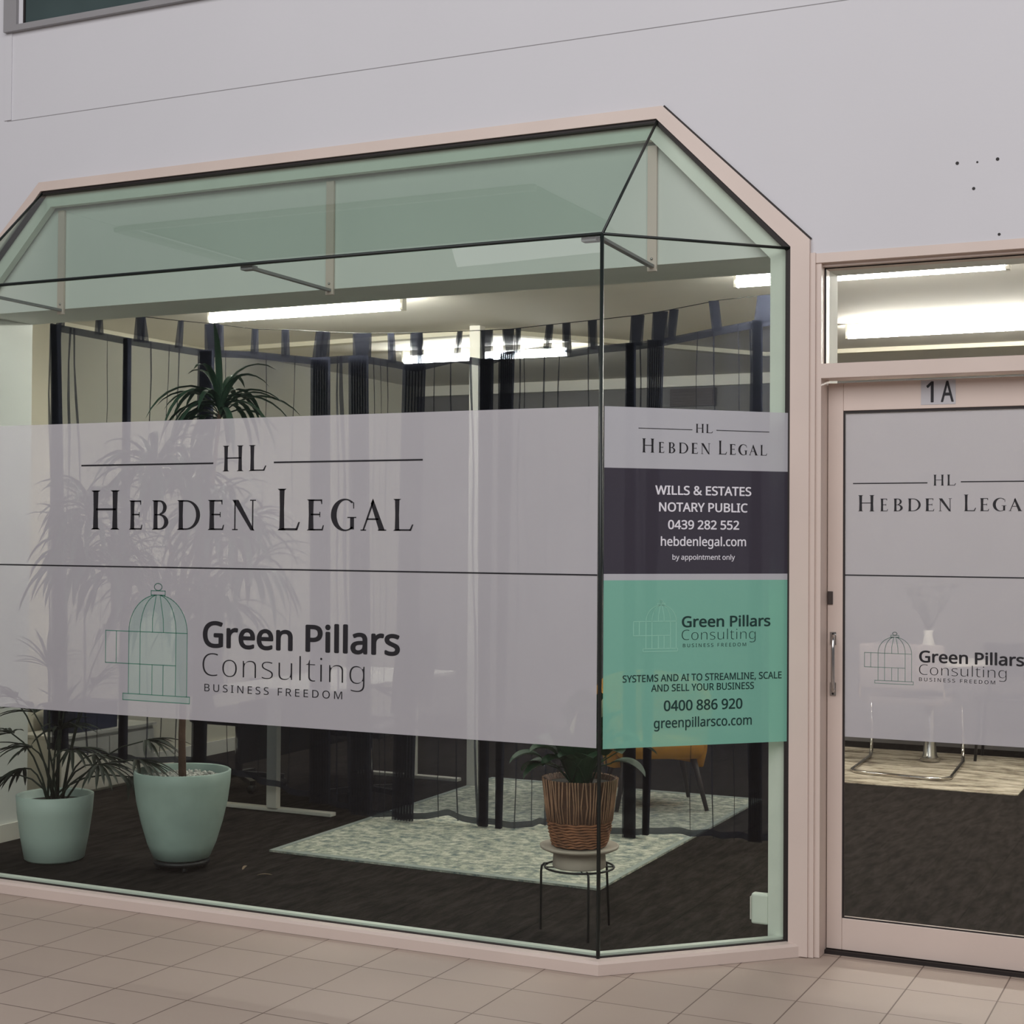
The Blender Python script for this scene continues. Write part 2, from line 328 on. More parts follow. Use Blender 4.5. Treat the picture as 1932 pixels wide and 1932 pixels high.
# steel brackets carrying the glass joint
for i, (bx, lb) in enumerate(((-.603, 'steel angle bracket meeting the glass corner post joint on the right'), (-2.167, 'middle steel bracket under the sloping glass'), (-3.75, 'leftmost steel bracket under the sloping glass'))):
    br = thing('glass_bracket', lb, 'bracket', (bx, .058, 2.745), 0, 'steel brackets bracing the sloping glass')
    B('upright', -.02, .02, -.012, 0, -.02, .50, m_frame, br)
    BAR('brace', (0, -.008, .0), (-.03 if i else .01, -.61, .012), .022, .012, m_steelframe, br)
    B('clip', -.06, .0, -.615, -.575, .0, .018, m_steelframe, br)
    bm = bmesh.new(); bmesh.ops.create_uvsphere(bm, u_segments=8, v_segments=6, radius=.006); link('screw', bm, m_steel, br, True, (0, -.013, .03))

# upper window (top left)
w2 = sroot('window_2')
bm = bmesh.new(); box(bm, -4.075, -3.99, -.03, .01, 4.165, 5.3); box(bm, -3.99, -1.5, -.03, .01, 4.165, 4.195); link('frame', bm, m_steelframe, w2)
bm = bmesh.new(); box(bm, -3.99, -3.955, -.012, .01, 4.195, 5.3); link('inner_frame', bm, m_wall, w2)
B('pane', -3.955, -1.5, -.008, -.002, 4.205, 5.3, m_glass_dark, w2)
B('gasket', -3.96, -3.948, -.014, -.004, 4.195, 5.3, m_gasket, w2)

# ------------------------------------------------------------------ door and transom
w3 = sroot('window_3')     # fixed frame with the fanlight
bm = bmesh.new()
box(bm, .078, .118, .0, .13, 0.002, 2.735); box(bm, .118, 1.16, .02, .13, 2.688, 2.733); box(bm, .118, 1.16, .0, .13, 2.250, 2.306); box(bm, 1.12, 1.2, .0, .13, .002, 2.735)
box(bm, .076, 1.2, -.006, .10, 2.700, 2.737)
link('frame', bm, m_frame, w3)
bm = bmesh.new(); box(bm, .052, .097, -.012, 0, .002, 2.74); link('cover_strip', bm, m_frame, w3)
B('pane', .113, 1.12, .058, .064, 2.30, 2.69, m_glass_door, w3)
bm = bmesh.new(); box(bm, .118, .124, .05, .056, 2.306, 2.688); box(bm, .118, 1.12, .05, .056, 2.684, 2.690); link('gasket', bm, m_gasket, w3)
struct(B('wall_pier', 1.2, 2.6, .0, .44, 0, 2.735, m_wall))
dr = sroot('door_1')
yd = .10
bm = bmesh.new()
box(bm, .121, .181, yd, yd+.045, .018, 2.238, .002); box(bm, 1.055, 1.117, yd, yd+.045, .018, 2.238, .002)
box(bm, .1815, 1.0545, yd, yd+.045, 2.128, 2.238, .002); box(bm, .1815, 1.0545, yd, yd+.045, .018, .141, .002)
link('leaf_frame', bm, m_frame, dr)
B('pane', .18, 1.056, yd+.012, yd+.018, .14, 2.13, m_glass_door, dr)
bm = bmesh.new(); box(bm, .181, .188, yd+.004, yd+.012, .141, 2.128); box(bm, .188, 1.055, yd+.004, yd+.012, 2.118, 2.128); box(bm, .188, 1.055, yd+.004, yd+.012, .141, .146); link('gasket', bm, m_gasket, dr)
B('threshold', .10, 1.14, .08, .16, 0, .015, m_gasket, dr)
h = B('handle_plate', .132, .156, yd-.004, yd, 1.208, 1.258, m_steel, dr); B('handle_plate', .132, .156, yd-.004, yd, 1.008, 1.06, m_steel, dr)
T('pull_handle', [(.146, yd, 1.24), (.150, yd-.02, 1.243), (.153, yd-.038, 1.225), (.153, yd-.042, 1.19), (.153, yd-.042, 1.08), (.153, yd-.038, 1.045), (.150, yd-.02, 1.028), (.146, yd, 1.03)], .0075, m_steel, dr, 10)
for z in (1.25, 1.216, 1.05, 1.016):
    bm = bmesh.new(); bmesh.ops.create_uvsphere(bm, u_segments=8, v_segments=6, radius=.0045); link('screw', bm, m_black, dr, True, (.144, yd-.004, z))
B('lock', .122, .143, yd-.006, yd, 1.366, 1.418, m_lock, dr, .002)

# ------------------------------------------------------------------ lettering
class Sheet:
    """a flat surface: origin, u axis, v axis, outward normal; things are laid on it in metres"""
    def __init__(s, o, u, n): s.o = Vector(o); s.u = Vector(u).normalized(); s.n = Vector(n).normalized(); s.v = Vector((0, 0, 1))
    def p(s, a, z, lift): q = s.o + s.u*a + s.n*lift; q.z = z; return q
front = Sheet((0, -D, 0), (1, 0, 0), (0, -1, 0))
side = Sheet((0, 0, 0), (1, 1, 0), (1, -1, 0))
doorS = Sheet((0, yd+.012, 0), (1, 0, 0), (0, -1, 0))
leafS = Sheet((0, yd, 0), (1, 0, 0), (0, -1, 0))
def quads(bm, sh, qs, lift):
    for q in qs: bm.faces.new([bm.verts.new(sh.p(a, z, lift)) for a, z in q])
def rect(a0, a1, z0, z1): return [(a0, z0), (a1, z0), (a1, z1), (a0, z1)]
def arcpts(cx, cy, rx, ry, t0, t1, n=14): return [(cx+rx*math.cos(math.radians(t0+(t1-t0)*i/n)), cy+ry*math.sin(math.radians(t0+(t1-t0)*i/n))) for i in range(n+1)]
def strip(P, Q): return [[P[i], P[i+1], Q[i+1], Q[i]] for i in range(len(P)-1)]
TH, TN, SF = .155, .05, .035
def stem(x, w_=TH, y0=0, y1=1, s=.06): # flared roman stem with serifs
    return [[(x, y0), (x+w_, y0), (x+w_*.92, (y0+y1)/2), (x+w_*.08, (y0+y1)/2)], [(x+w_*.08, (y0+y1)/2), (x+w_*.92, (y0+y1)/2), (x+w_, y1), (x, y1)],
            [(x-s, y0), (x+w_+s, y0), (x+w_+s*.2, y0+SF), (x-s*.2, y0+SF)], [(x-s*.2, y1-SF), (x+w_+s*.2, y1-SF), (x+w_+s, y1), (x-s, y1)]]
def rr(x0, x1, y0, y1): return [(x0, y0), (x1, y0), (x1, y1), (x0, y1)]
def glyph(c):
    """roman capitals, unit cap height; returns quads within width W"""
    if c == 'H': return .86, stem(.06) + stem(.86-.06-TH) + [rr(.15, .75, .49, .49+TN)]
    if c == 'L': return .70, stem(.06) + [rr(.12, .60, 0, TN), [(.55, 0), (.62, 0), (.70, .20), (.65, .20)]]
    if c == 'E': return .64, stem(.06, .195) + [rr(.12, .56, 0, TN), rr(.12, .54, 1-TN, 1), rr(.15, .50, .49, .49+TN), [(.54, 0), (.60, 0), (.64, .17), (.60, .17)], [(.50, 1), (.57, 1), (.57, .85), (.54, .85)], rr(.47, .50, .43, .60)]
    if c == 'N': return .95, [[(.10, 0), (.15, 0), (.15, 1), (.10, 1)], rr(.02, .24, 0, SF), [(.02, 1), (.26, 1), (.90, -.02), (.74, 0)], rr(.80, .85, 0, 1), rr(.72, .95, 1-SF, 1)]
    if c == 'A': return .92, [[(.06, 0), (.12, 0), (.48, .92), (.44, 1.0)], [(.44, 1.02), (.36, .86), (.66, 0), (.87, 0)], rr(.0, .2, 0, SF), rr(.62, .92, 0, SF), rr(.22, .64, .34, .34+TN)]
    if c == 'D': return .92, stem(.06, .18) + strip(arcpts(.36, .5, .56, .5, 90, -90, 22), arcpts(.36, .5, .40, .45, 90, -90, 22)) + [rr(.12, .37, 1-TN, 1), rr(.12, .37, 0, TN)]
    if c == 'B': return .74, stem(.06, .195) + strip(arcpts(.34, .755, .32, .245, 90, -90), arcpts(.34, .755, .155, .195, 90, -90)) + strip(arcpts(.34, .265, .40, .265, 90, -90), arcpts(.34, .265, .21, .215, 90, -90)) + [rr(.12, .35, 1-TN, 1), rr(.12, .35, 0, TN), rr(.12, .35, .49, .53)]
    if c == 'G': return .90, strip(arcpts(.50, .5, .50, .52, 50, 310, 30), arcpts(.54, .5, .33, .47, 52, 308, 30)) + [rr(.70, .70+TH*.9, .04, .42), rr(.60, .92, .40, .40+SF), [(.80, .90), (.84, .90), (.84, .70), (.81, .70)]]
def serif_word(name, sh, letters, lift, m, parent):
    """letters: (char, a0, a1, z0, height)"""
    bm = bmesh.new()
    for c, a0, a1, z0, hh in letters:
        W_, qs = glyph(c); k = (a1-a0)/W_
        quads(bm, sh, [[(a0+x*k, z0+y*hh) for x, y in q] for q in qs], lift)
    return link(name, bm, m, parent)
LX = [(-3.002, -2.844), (-2.791, -2.718), (-2.666, -2.578), (-2.532, -2.411), (-2.371, -2.286), (-2.247, -2.125), (-2.017, -1.906), (-1.873, -1.79), (-1.757, -1.639), (-1.616, -1.496), (-1.465, -1.372)]
def legal_logo(sh, a0, a1, z, hb, hs, rule, hl, hlz, hlh, lift, m, parent, rt=.004):
    x0, x1 = LX[0][0], LX[-1][1]; k = (a1-a0)/(x1-x0)
    L_ = []
    for ch, (p, q) in zip('HEBDENLEGAL', LX):
        big = (p, q) in (LX[0], LX[6]); L_.append((ch, a0+(p-x0)*k, a0+(q-x0)*k, z, hb if big else hs))
    serif_word('company_lettering', sh, L_, lift, m, parent)
    (h0, h1) = hl; wh = (h1-h0)
    serif_word('monogram', sh, [('H', h0, h0+wh*.48, hlz, hlh), ('L', h0+wh*.60, h1, hlz, hlh)], lift, m, parent)
    for r in rule:
        bm = bmesh.new(); quads(bm, sh, [rect(r[0], r[1], r[2]-rt, r[2]+rt)], lift); link('rule_line', bm, m, parent)
SANS = None
try:   # the sans face that comes with Blender; the built-in one otherwise
    import os
    SANS = bpy.data.fonts.load(os.path.join(bpy.utils.resource_path('LOCAL'), 'datafiles', 'fonts', 'NotoSansHebrew-Regular.woff2'))
except Exception: SANS = None
def outlines(body, spacing=1.0, offset=0.0):
    """closed contours of a line of text, as lists of 2D points"""
    c = bpy.data.curves.new('lettering', 'FONT'); c.body = body; c.size = 1; c.space_character = spacing; c.resolution_u = 4; c.fill_mode = 'NONE'; c.offset = offset
    if SANS: c.font = SANS
    o = bpy.data.objects.new('lettering', c); COL.objects.link(o)
    me = bpy.data.meshes.new_from_object(o.evaluated_get(bpy.context.evaluated_depsgraph_get()))
    nb = {}
    for e in me.edges:
        a, b = e.vertices; nb.setdefault(a, []).append(b); nb.setdefault(b, []).append(a)
    seen = set(); loops = []
    for v in range(len(me.vertices)):
        if v in seen or v not in nb: continue
        lp_ = [v]; seen.add(v); cur = v
        # follow the original vertex order so that winding is kept
        while True:
            nx = [q for q in nb[cur] if q not in seen]
            if not nx: break
            cur = min(nx) if cur == v else nx[0]; seen.add(cur); lp_.append(cur)
        loops.append([(me.vertices[q].co.x, me.vertices[q].co.y) for q in lp_])
    bpy.data.objects.remove(o); bpy.data.meshes.remove(me)
    return loops
def parea(p): return sum(p[i][0]*p[(i+1) % len(p)][1]-p[(i+1) % len(p)][0]*p[i][1] for i in range(len(p)))/2
def inside(pt, p):
    x, y = pt; c = False
    for i in range(len(p)):
        (x1, y1), (x2, y2) = p[i], p[i-1]
        if (y1 > y) != (y2 > y) and x < (x2-x1)*(y-y1)/(y2-y1)+x1: c = not c
    return c
from mathutils.geometry import tessellate_polygon
CAPH = max(p[1] for l in outlines('H') for p in l)
def text_mesh(name, body, sh, a0, a1, z0, caph, lift, m, parent, bold=0.0, spacing=1.0):
    """sans lettering fitted to the width a0..a1 with cap height caph and baseline z0"""
    loops = [l for l in outlines(body, spacing) if len(l) > 2]
    big = max(loops, key=lambda l: abs(parea(l))); sg = 1 if parea(big) > 0 else -1
    outer = [l for l in loops if parea(l)*sg > 0]; hole = [l for l in loops if parea(l)*sg <= 0]
    own = {i: [] for i in range(len(outer))}
    for h_ in hole:
        best = None; bs = 0
        for i, o_ in enumerate(outer):
            s_ = sum(inside(p, o_) for p in h_)/len(h_)
            if s_ > bs + 1e-6: best, bs = i, s_
        if best is not None and bs > .5: own[best].append(h_)
    if bold < 0:   # lighter weight: every contour moved into the ink
        def inset(l, d):
            n = len(l); res_ = []
            for i in range(n):
                a = Vector(l[i-1]); b = Vector(l[i]); c = Vector(l[(i+1) % n]); e1 = b-a; e2 = c-b
                if e1.length < 1e-6 or e2.length < 1e-6: res_.append(l[i]); continue
                e1.normalize(); e2.normalize(); n1 = Vector((-e1.y, e1.x)); n2 = Vector((-e2.y, e2.x)); m1 = n1+n2
                if m1.length < .3: res_.append(l[i]); continue
                m1.normalize(); q = b+m1*d*sg/max(.5, m1.dot(n1)); res_.append((q.x, q.y))
            return res_
        outer = [inset(l, -bold) for l in outer]; own = {i: [inset(h_, -bold) for h_ in own[i]] for i in own}
    bold = max(bold, 0)
    xs = [p[0] for l in outer for p in l]; x0, x1 = min(xs)-bold, max(xs)+bold; k = (a1-a0)/(x1-x0); kz = caph/CAPH
    bm = bmesh.new()
    for i, o_ in enumerate(outer):
        polys = [[Vector((p[0], p[1], 0)) for p in l] for l in [o_]+own[i]]
        flat = [p for l in polys for p in l]; tris = tessellate_polygon(polys)
        for c in range(9 if bold > 0 else 1):
            dx, dy = (bold*math.cos(c*PI/4), bold*.8*math.sin(c*PI/4)) if c else (0, 0)
            vs_ = [bm.verts.new(sh.p(a0+(p.x+dx-x0)*k, z0+(p.y+dy)*kz, lift+3e-5*(c+9*(i % 2)))) for p in flat]
            for t in tris:
                try: bm.faces.new([vs_[q] for q in t])
                except ValueError: pass
    me = bpy.data.meshes.new(name); bm.to_mesh(me); bm.free(); me.materials.append(m)
    o = bpy.data.objects.new(name, me); COL.objects.link(o); o.parent = parent; return o
def cage(sh, a0, a1, z0, z1, lift, m, parent, wd, fillm=None):
    """open bird cage line drawing; unit box: x 0..1 , y 0..1"""
    sx, sz = a1-a0, z1-z0
    def P(x, y): return (a0+x*sx, z0+y*sz)
    lines = []
    L0, R0 = .28, .965; cx = .622
    lines += [[(.215, .0), (1.0, .0)], [(.215, .055), (1.0, .055)], [(.215, 0), (.215, .055)], [(1., 0), (1., .055)]]
    lines += [[(L0, .055), (L0, .585)], [(R0, .055), (R0, .585)], [(.415, .055), (.415, .585)], [(.835, .055), (.835, .585)]]
    lines += [[(.56, .055), (.56, .31)], [(.69, .055), (.69, .31)], [(0, .585), (R0, .585)], [(0, .31), (.835, .31)], [(0, .31), (0, .585)], [(.13, .31), (.13, .585)]]
    top = .90
    for e, n_ in ((L0, 1), (.415, 1), (.835, 1), (R0, 1)):
        pts = []
        for i in range(15):
            t = i/14*PI/2; pts.append((cx+(e-cx)*math.cos(t)*(1 if abs(e-cx) > .3 else 1), .585+(top-.585)*math.sin(t)))
        pts[-1] = (cx+(e-cx)*.12, top); lines.append(pts)
    lines += [[(.56, .585), (.56, .70), (.60, top)], [(.69, .585), (.685, .70), (.645, top)]]
    lines += [[(.54, top), (.705, top)], [(.54, top+.035), (.705, top+.035)], [(.54, top), (.54, top+.035)], [(.705, top), (.705, top+.035)]]
    lines.append([(cx+.045*math.cos(t*PI/8), .968+.03*math.sin(t*PI/8)) for t in range(17)])
    bm = bmesh.new()
    for ln in lines:
        for p, q in zip(ln, ln[1:]):
            p = Vector(P(*p)); q = Vector(P(*q)); d = (q-p); n = Vector((-d.y, d.x)).normalized()*wd/2; e = d.normalized()*wd*.4
            quads(bm, sh, [[tuple(p-n-e), tuple(q-n+e), tuple(q+n+e), tuple(p+n-e)]], lift)
    o = link('birdcage_emblem', bm, m, parent)
    if fillm:
        bm = bmesh.new(); poly = [P(L0, .055)] + [P(cx+(L0-cx)*math.cos(i/14*PI/2), .585+(top-.585)*math.sin(i/14*PI/2)) for i in range(15)] + [P(cx+(R0-cx)*math.cos(i/14*PI/2), .585+(top-.585)*math.sin(i/14*PI/2)) for i in range(14, -1, -1)] + [P(R0, .055)]
        bm.faces.new([bm.verts.new(sh.p(a, z, lift-.0003)) for a, z in poly]); quads(bm, sh, [[P(.215, 0), P(1, 0), P(1, .055), P(.215, .055)]], lift-.0003); link('emblem_tint', bm, fillm, parent)
    return o
m_tint = mix_mat('pale_mint_film', (.93, 1, .97, 1), .93, rgb(165, 205, 188), .1)

def sheet(name, sh, a0, a1, z0, z1, lift, m, parent=None):
    bm = bmesh.new(); quads(bm, sh, [rect(a0, a1, z0, z1)], lift); return link(name, bm, m, parent)
# big band on the front glass
fb = thing('window_sign', 'wide frosted white vinyl band with black lettering across the front glass of the bay', 'sign', (-2.2, -D, .835))
def fit(o_list_parent):  # keep world coordinates when the parent Empty is moved
    for c in o_list_parent.children: c.matrix_parent_inverse = Matrix.Translation(-Vector(o_list_parent.location))
sheet('film', front, -3.82, -.583, .835, 2.116, .0012, m_frost, fb)
legal_logo(front, -3.003, -1.372, 1.645, .172, .127, [(-3.062, -2.345, 1.928), (-2.038, -1.332, 1.927)], (-2.297, -2.075), 1.893, .108, .0020, m_ink, fb, .0035)
sheet('rule_line', front, -3.82, -.583, 1.4795, 1.4855, .0020, m_ink, fb)
text_mesh('bold_lettering', 'Green Pillars', front, -2.391, -1.429, 1.150, .105, .0020, m_ink, fb, .022)
text_mesh('light_lettering', 'Consulting', front, -2.391, -1.592, 1.025, .100, .0020, m_ink, fb, -.018)
text_mesh('small_lettering', 'BUSINESS FREEDOM', front, -2.380, -1.696, .961, .031, .0020, m_ink, fb, 0, 1.35)
cage(front, -2.914, -2.457, .903, 1.414, .0020, m_ink_line, fb, .0032, m_tint)
fit(fb)
# side panels
s1 = thing('window_sign', 'small white vinyl panel with rules and serif letters, top of the side glass', 'sign', (-.28, -.29, 1.885))
sheet('film', side, -.795, -.006, 1.886, 2.117, .0012, m_frost2, s1)
legal_logo(side, -.641, -.107, 1.947, .053, .041, [(-.656, -.430, 2.0385), (-.328, -.098, 2.0395)], (-.416, -.343), 2.028, .034, .0020, m_ink, s1, .0013)
fit(s1)
s2 = thing('window_sign', 'dark navy vinyl panel with white lines of text on the side glass', 'sign', (-.28, -.29, 1.487))
sheet('film', side, -.795, -.006, 1.487, 1.886, .0013, m_navy, s2)
for body, a0, a1, z, ch, bo in (('WILLS & ESTATES', -.585, -.176, 1.789, .033, .02), ('NOTARY PUBLIC', -.569, -.192, 1.725, .033, .02), ('0439 282 552', -.531, -.228, 1.658, .033, .02), ('hebdenlegal.com', -.561, -.198, 1.594, .033, .015), ('by appointment only', -.512, -.246, 1.541, .019, .01)):
    text_mesh('white_lettering', body, side, a0, a1, z, ch, .0020, m_ink_white, s2, bo)
fit(s2)
s3 = thing('window_sign', 'mint green vinyl panel with birdcage emblem on the side glass', 'sign', (-.28, -.29, .832))
sheet('film', side, -.795, -.006, .832, 1.463, .0013, m_green, s3)
sheet('white_strip', side, -.795, -.006, 1.463, 1.487, .0013, m_frost2, s3)
text_mesh('bold_lettering', 'Green Pillars', side, -.471, -.090, 1.284, .040, .0020, m_ink_green, s3, .02)
text_mesh('light_lettering', 'Consulting', side, -.471, -.155, 1.234, .040, .0020, m_ink_green, s3, -.016)
text_mesh('small_lettering', 'BUSINESS FREEDOM', side, -.466, -.196, 1.207, .013, .0020, m_ink_green, s3, 0, 1.35)
text_mesh('slogan_lettering', 'SYSTEMS AND AI TO STREAMLINE, SCALE', side, -.716, -.040, 1.079, .026, .0020, m_ink_green, s3, .012)
text_mesh('slogan_lettering', 'AND SELL YOUR BUSINESS', side, -.598, -.161, 1.041, .026, .0020, m_ink_green, s3, .012)
text_mesh('number_lettering', '0400 886 920', side, -.545, -.211, .967, .038, .0020, m_ink_green, s3, .018)
text_mesh('address_lettering', 'greenpillarsco.com', side, -.586, -.170, .903, .036, .0020, m_ink_green, s3, .012)
cage(side, -.672, -.488, 1.193, 1.388, .0020, m_ink_pale, s3, .0026)
fit(s3)
# door sheet
s4 = thing('door_sign', 'frosted white vinyl sheet with black lettering on the glass door', 'sign', (.6, yd+.01, .85))
sheet('film', doorS, .188, 1.05, .849, 2.118, .0012, m_frost, s4)
legal_logo(doorS, .238, .905, 1.733, .063, .049, [(.218, .505, 1.842), (.630, .93, 1.845)], (.527, .612), 1.831, .042, .0020, m_ink, s4, .0022)
sheet('rule_line', doorS, .188, 1.05, 1.480, 1.485, .0020, m_ink, s4)
text_mesh('bold_lettering', 'Green Pillars', doorS, .475, .862, 1.153, .043, .0020, m_ink, s4, .022)
text_mesh('light_lettering', 'Consulting', doorS, .475, .798, 1.104, .041, .0020, m_ink, s4, -.016)
text_mesh('small_lettering', 'BUSINESS FREEDOM', doorS, .475, .757, 1.080, .0135, .0020, m_ink, s4, 0, 1.35)
cage(doorS, .265, .453, 1.064, 1.265, .0020, m_ink_line2, s4, .0020)
fit(s4)
s5 = thing('number_sticker', 'pale sticker with black characters 1A on the door top rail', 'sticker', (.56, yd, 2.145))
sheet('backing', leafS, .482, .612, 2.142, 2.236, .0012, m_sticker, s5)
text_mesh('character', '1', leafS, .502, .530, 2.152, .078, .0020, m_ink, s5, .012)
text_mesh('character', 'A', leafS, .557, .605, 2.152, .078, .0020, m_ink, s5, .012)
fit(s5)

# ------------------------------------------------------------------ ceiling lights
def copy_tree(o, parent=None):
    c = o.copy(); COL.objects.link(c)
    if parent: c.parent = parent
    for ch in list(o.children): copy_tree(ch, c)
    return c
cl = thing('ceiling_light', 'tube light behind the front glass, nearest above the tall plant', 'ceiling light', (-3.36, 1.655, 2.915), 0, 'fluorescent tube lights on the ceiling')
bm = bmesh.new(); box(bm, -.67, .67, -.016, .016, .045, .085, .004); link('housing', bm, m_white, cl)
bm = bmesh.new(); tube(bm, [(-.66, 0, .015), (.655, 0, .015)], .026, 12); link('tube', bm, m_tube, cl, True)
bm = bmesh.new(); box(bm, -.675, -.66, -.022, .022, -.012, .085); box(bm, .655, .675, -.022, .022, -.012, .085); link('end_cap', bm, m_white, cl)
for (x, y, lb) in ((-.07, 1.64, 'tube light cut by the frame between bay and door, front row'), (-3.36, 4.02, 'far tube light seen behind the curtain tabs'), (-.02, 3.85, 'long bright tube light seen low through the fanlight'), (1.38, 3.85, 'tube light continuing the low fanlight row out of view')):
    c = copy_tree(cl); c.location = (x, y, 2.915); c['label'] = lb

# ------------------------------------------------------------------ curtains
def interp(xs, ys, x):
    if x <= xs[0]: return ys[0]
    for i in range(len(xs)-1):
        if x <= xs[i+1]: t = (x-xs[i])/(xs[i+1]-xs[i]); return ys[i]*(1-t)+ys[i+1]*t
    return ys[-1]
RX = [-4.655, -4.262, -3.887, -3.612, -3.244, -2.986, -2.775, -2.631, -2.395, -2.224, -2.085, -1.869, -1.747, -1.596, -1.359, -1.199, -.910, -.684, -.63]
RY = [1.003, 1.225, 1.435, 1.523, 1.632, 1.678, 1.708, 1.728, 1.763, 1.788, 1.807, 1.830, 1.84, 1.859, 1.885, 1.902, 1.926, 1.945, 1.95]
RH = [2.845, 2.766, 2.704, 2.691, 2.650, 2.659, 2.622, 2.594, 2.641, 2.613, 2.653, 2.675, 2.647, 2.665, 2.677, 2.694, 2.739, 2.772, 2.78]
WX = [-4.70, -4.423, -4.224, -4.023, -3.847, -3.598, -3.420, -3.185, -2.971, -2.649, -2.387, -2.086, -1.864, -1.597, -1.36, -1.214, -.916, -.60]
WZ = [2.85, 2.871, 2.891, 2.869, 2.853, 2.818, 2.812, 2.794, 2.780, 2.772, 2.772, 2.774, 2.789, 2.805, 2.821, 2.838, 2.881, 2.90]
BX = [-4.655, -4.571, -4.229, -3.898, -3.339, -2.896, -2.625, -2.452, -2.25, -2.128, -1.958, -1.897, -1.388, -1.272, -.983, -.742, -.60]
BZ = [.38, .375, .297, .295, .127, .030, .022, .055, .022, .014, .021, .05, .014, .04, .044, .043, .043]
def ry(x): return interp(RX, RY, x)
def panel(label, x0, x1, tabs, folds, gathers):
    """tabs (x,width); folds (x_top,x_bottom,width); gathers (x_top, w_top, x_bottom, w_bottom)"""
    t = thing('sheer_curtain', label, 'curtain', ((x0+x1)/2, ry((x0+x1)/2), 2.7), 0, 'black sheer curtains across the bay')
    off = Vector(t.location)
    n = max(8, int((x1-x0)/.018)); rows_ = 8; bm = bmesh.new(); G_ = []
    for j in range(rows_+1):
        r_ = []
        for i in range(n+1):
            x = x0+(x1-x0)*i/n; zt = interp(RX, RH, x); zb = interp(BX, BZ, x); f_ = j/rows_
            amp = .012+.016*f_
            y = ry(x)+amp*math.sin(x*31+1.5*math.sin(x*7)+f_*.6)
            r_.append(bm.verts.new(Vector((x, y, zt*(1-f_)+zb*f_))-off))
        G_.append(r_)
    for a, b in zip(G_, G_[1:]):
        for i in range(n): bm.faces.new((a[i], a[i+1], b[i+1], b[i]))
    link('voile', bm, m_sheer, t, True)
    def ribbon(name, pts, m):  # pts: list of (x,y,z,half width)
        bm = bmesh.new(); prev = None
        for x, y, z, hw in pts:
            a = bm.verts.new(Vector((x-hw, y, z))-off); b = bm.verts.new(Vector((x+hw, y, z))-off)
            if prev: bm.faces.new((prev[0], prev[1], b, a))
            prev = (a, b)
        return link(name, bm, m, t)
    bm = bmesh.new(); prev = None                # top hem
    for i in range(41):
        x = x0+(x1-x0)*i/40; zt = interp(RX, RH, x); y = ry(x)-.03
        a = bm.verts.new(Vector((x, y, zt-.038))-off); b = bm.verts.new(Vector((x, y, zt+.004))-off)
        if prev: bm.faces.new((prev[0], a, b, prev[1]))
        prev = (a, b)
    link('top_hem', bm, m_gather, t)
    bm = bmesh.new(); prev = None                # bottom hem
    for i in range(61):
        x = x0+(x1-x0)*i/60; zb = interp(BX, BZ, x); y = ry(x)+.028*math.sin(x*31+1.5*math.sin(x*7)+.6)-.002
        a = bm.verts.new(Vector((x, y, zb))-off); b = bm.verts.new(Vector((x, y, zb+.035))-off)
        if prev: bm.faces.new((prev[0], a, b, prev[1]))
        prev = (a, b)
    link('bottom_hem', bm, m_gather, t)
    for tx, tw, lean in tabs:
        zt = interp(RX, RH, tx); zw = interp(WX, WZ, tx); y = ry(tx)
        bm = bmesh.new()
        for dy in (-.03, .006):
            q = [(tx-tw*.42, y+dy, zt-.01), (tx+tw*.42, y+dy, zt-.01), (tx+lean+tw*.5, y-.012+(dy+.012)*.3, zw+.008), (tx+lean-tw*.5, y-.012+(dy+.012)*.3, zw+.008)]
            bm.faces.new([bm.verts.new(Vector(p)-off) for p in q])
        link('tab', bm, m_gather, t)
    for ft, fb_, fw in folds:
        pts = []
        for k in range(13):
            f_ = k/12; x = ft+(fb_-ft)*f_ + .006*math.sin(k*1.3+ft*9); zt = interp(RX, RH, ft); zb = interp(BX, BZ, fb_)
            pts.append((x, ry(x)-.04, zt*(1-f_)+zb*f_, fw/2*(.55+.45*math.sin(k*.9+ft*5)**2)))
        ribbon('fold', pts, m_gather)
    for gt, wt, gb, wb in gathers:
        # a tightly pleated stack of cloth
        bm = bmesh.new(); np_ = 14; R_ = []
        for j in range(9):
            f_ = j/8; zt = interp(RX, RH, gt); zb = interp(BX, BZ, gb); zz = zt*(1-f_)+zb*f_; xc = gt+(gb-gt)*f_; w_ = wt*(1-f_)+wb*f_
            R_.append([bm.verts.new(Vector((xc-w_/2+w_*i/np_, ry(xc)-.045+.018*(1 if i % 2 else -1), zz))-off) for i in range(np_+1)])
        for a, b in zip(R_, R_[1:]):
            for i in range(np_): bm.faces.new((a[i], a[i+1], b[i+1], b[i]))
        link('gathered_pleats', bm, m_gather, t)
    return t
panel('leftmost black sheer curtain, hanging high and short beside the cream wall', -4.655, -3.90, [(-4.62, .05, .01), (-4.423, .045, 0), (-4.224, .06, .01), (-4.19, .03, -.02), (-4.023, .035, .015)], [(-4.65, -4.63, .02), (-4.60, -4.59, .014), (-4.55, -4.56, .022), (-4.53, -4.44, .02), (-4.36, -4.40, .006), (-4.15, -4.15, .012), (-4.06, -4.08, .008), (-4.01, -4.0, .012)], [(-4.262, .035, -4.262, .045), (-4.62, .05, -4.57, .10)])
panel('black sheer curtain behind the crown of the tall plant', -3.90, -3.16, [(-3.847, .10, -.005), (-3.80, .03, .0), (-3.605, .04, .003), (-3.425, .045, -.003), (-3.245, .05, .02), (-3.20, .055, .01)], [(-3.75, -3.72, .008), (-3.52, -3.55, .006), (-3.36, -3.37, .008), (-3.10, -3.08, .015)], [(-3.86, .10, -3.88, .09), (-3.20, .12, -3.18, .13)])
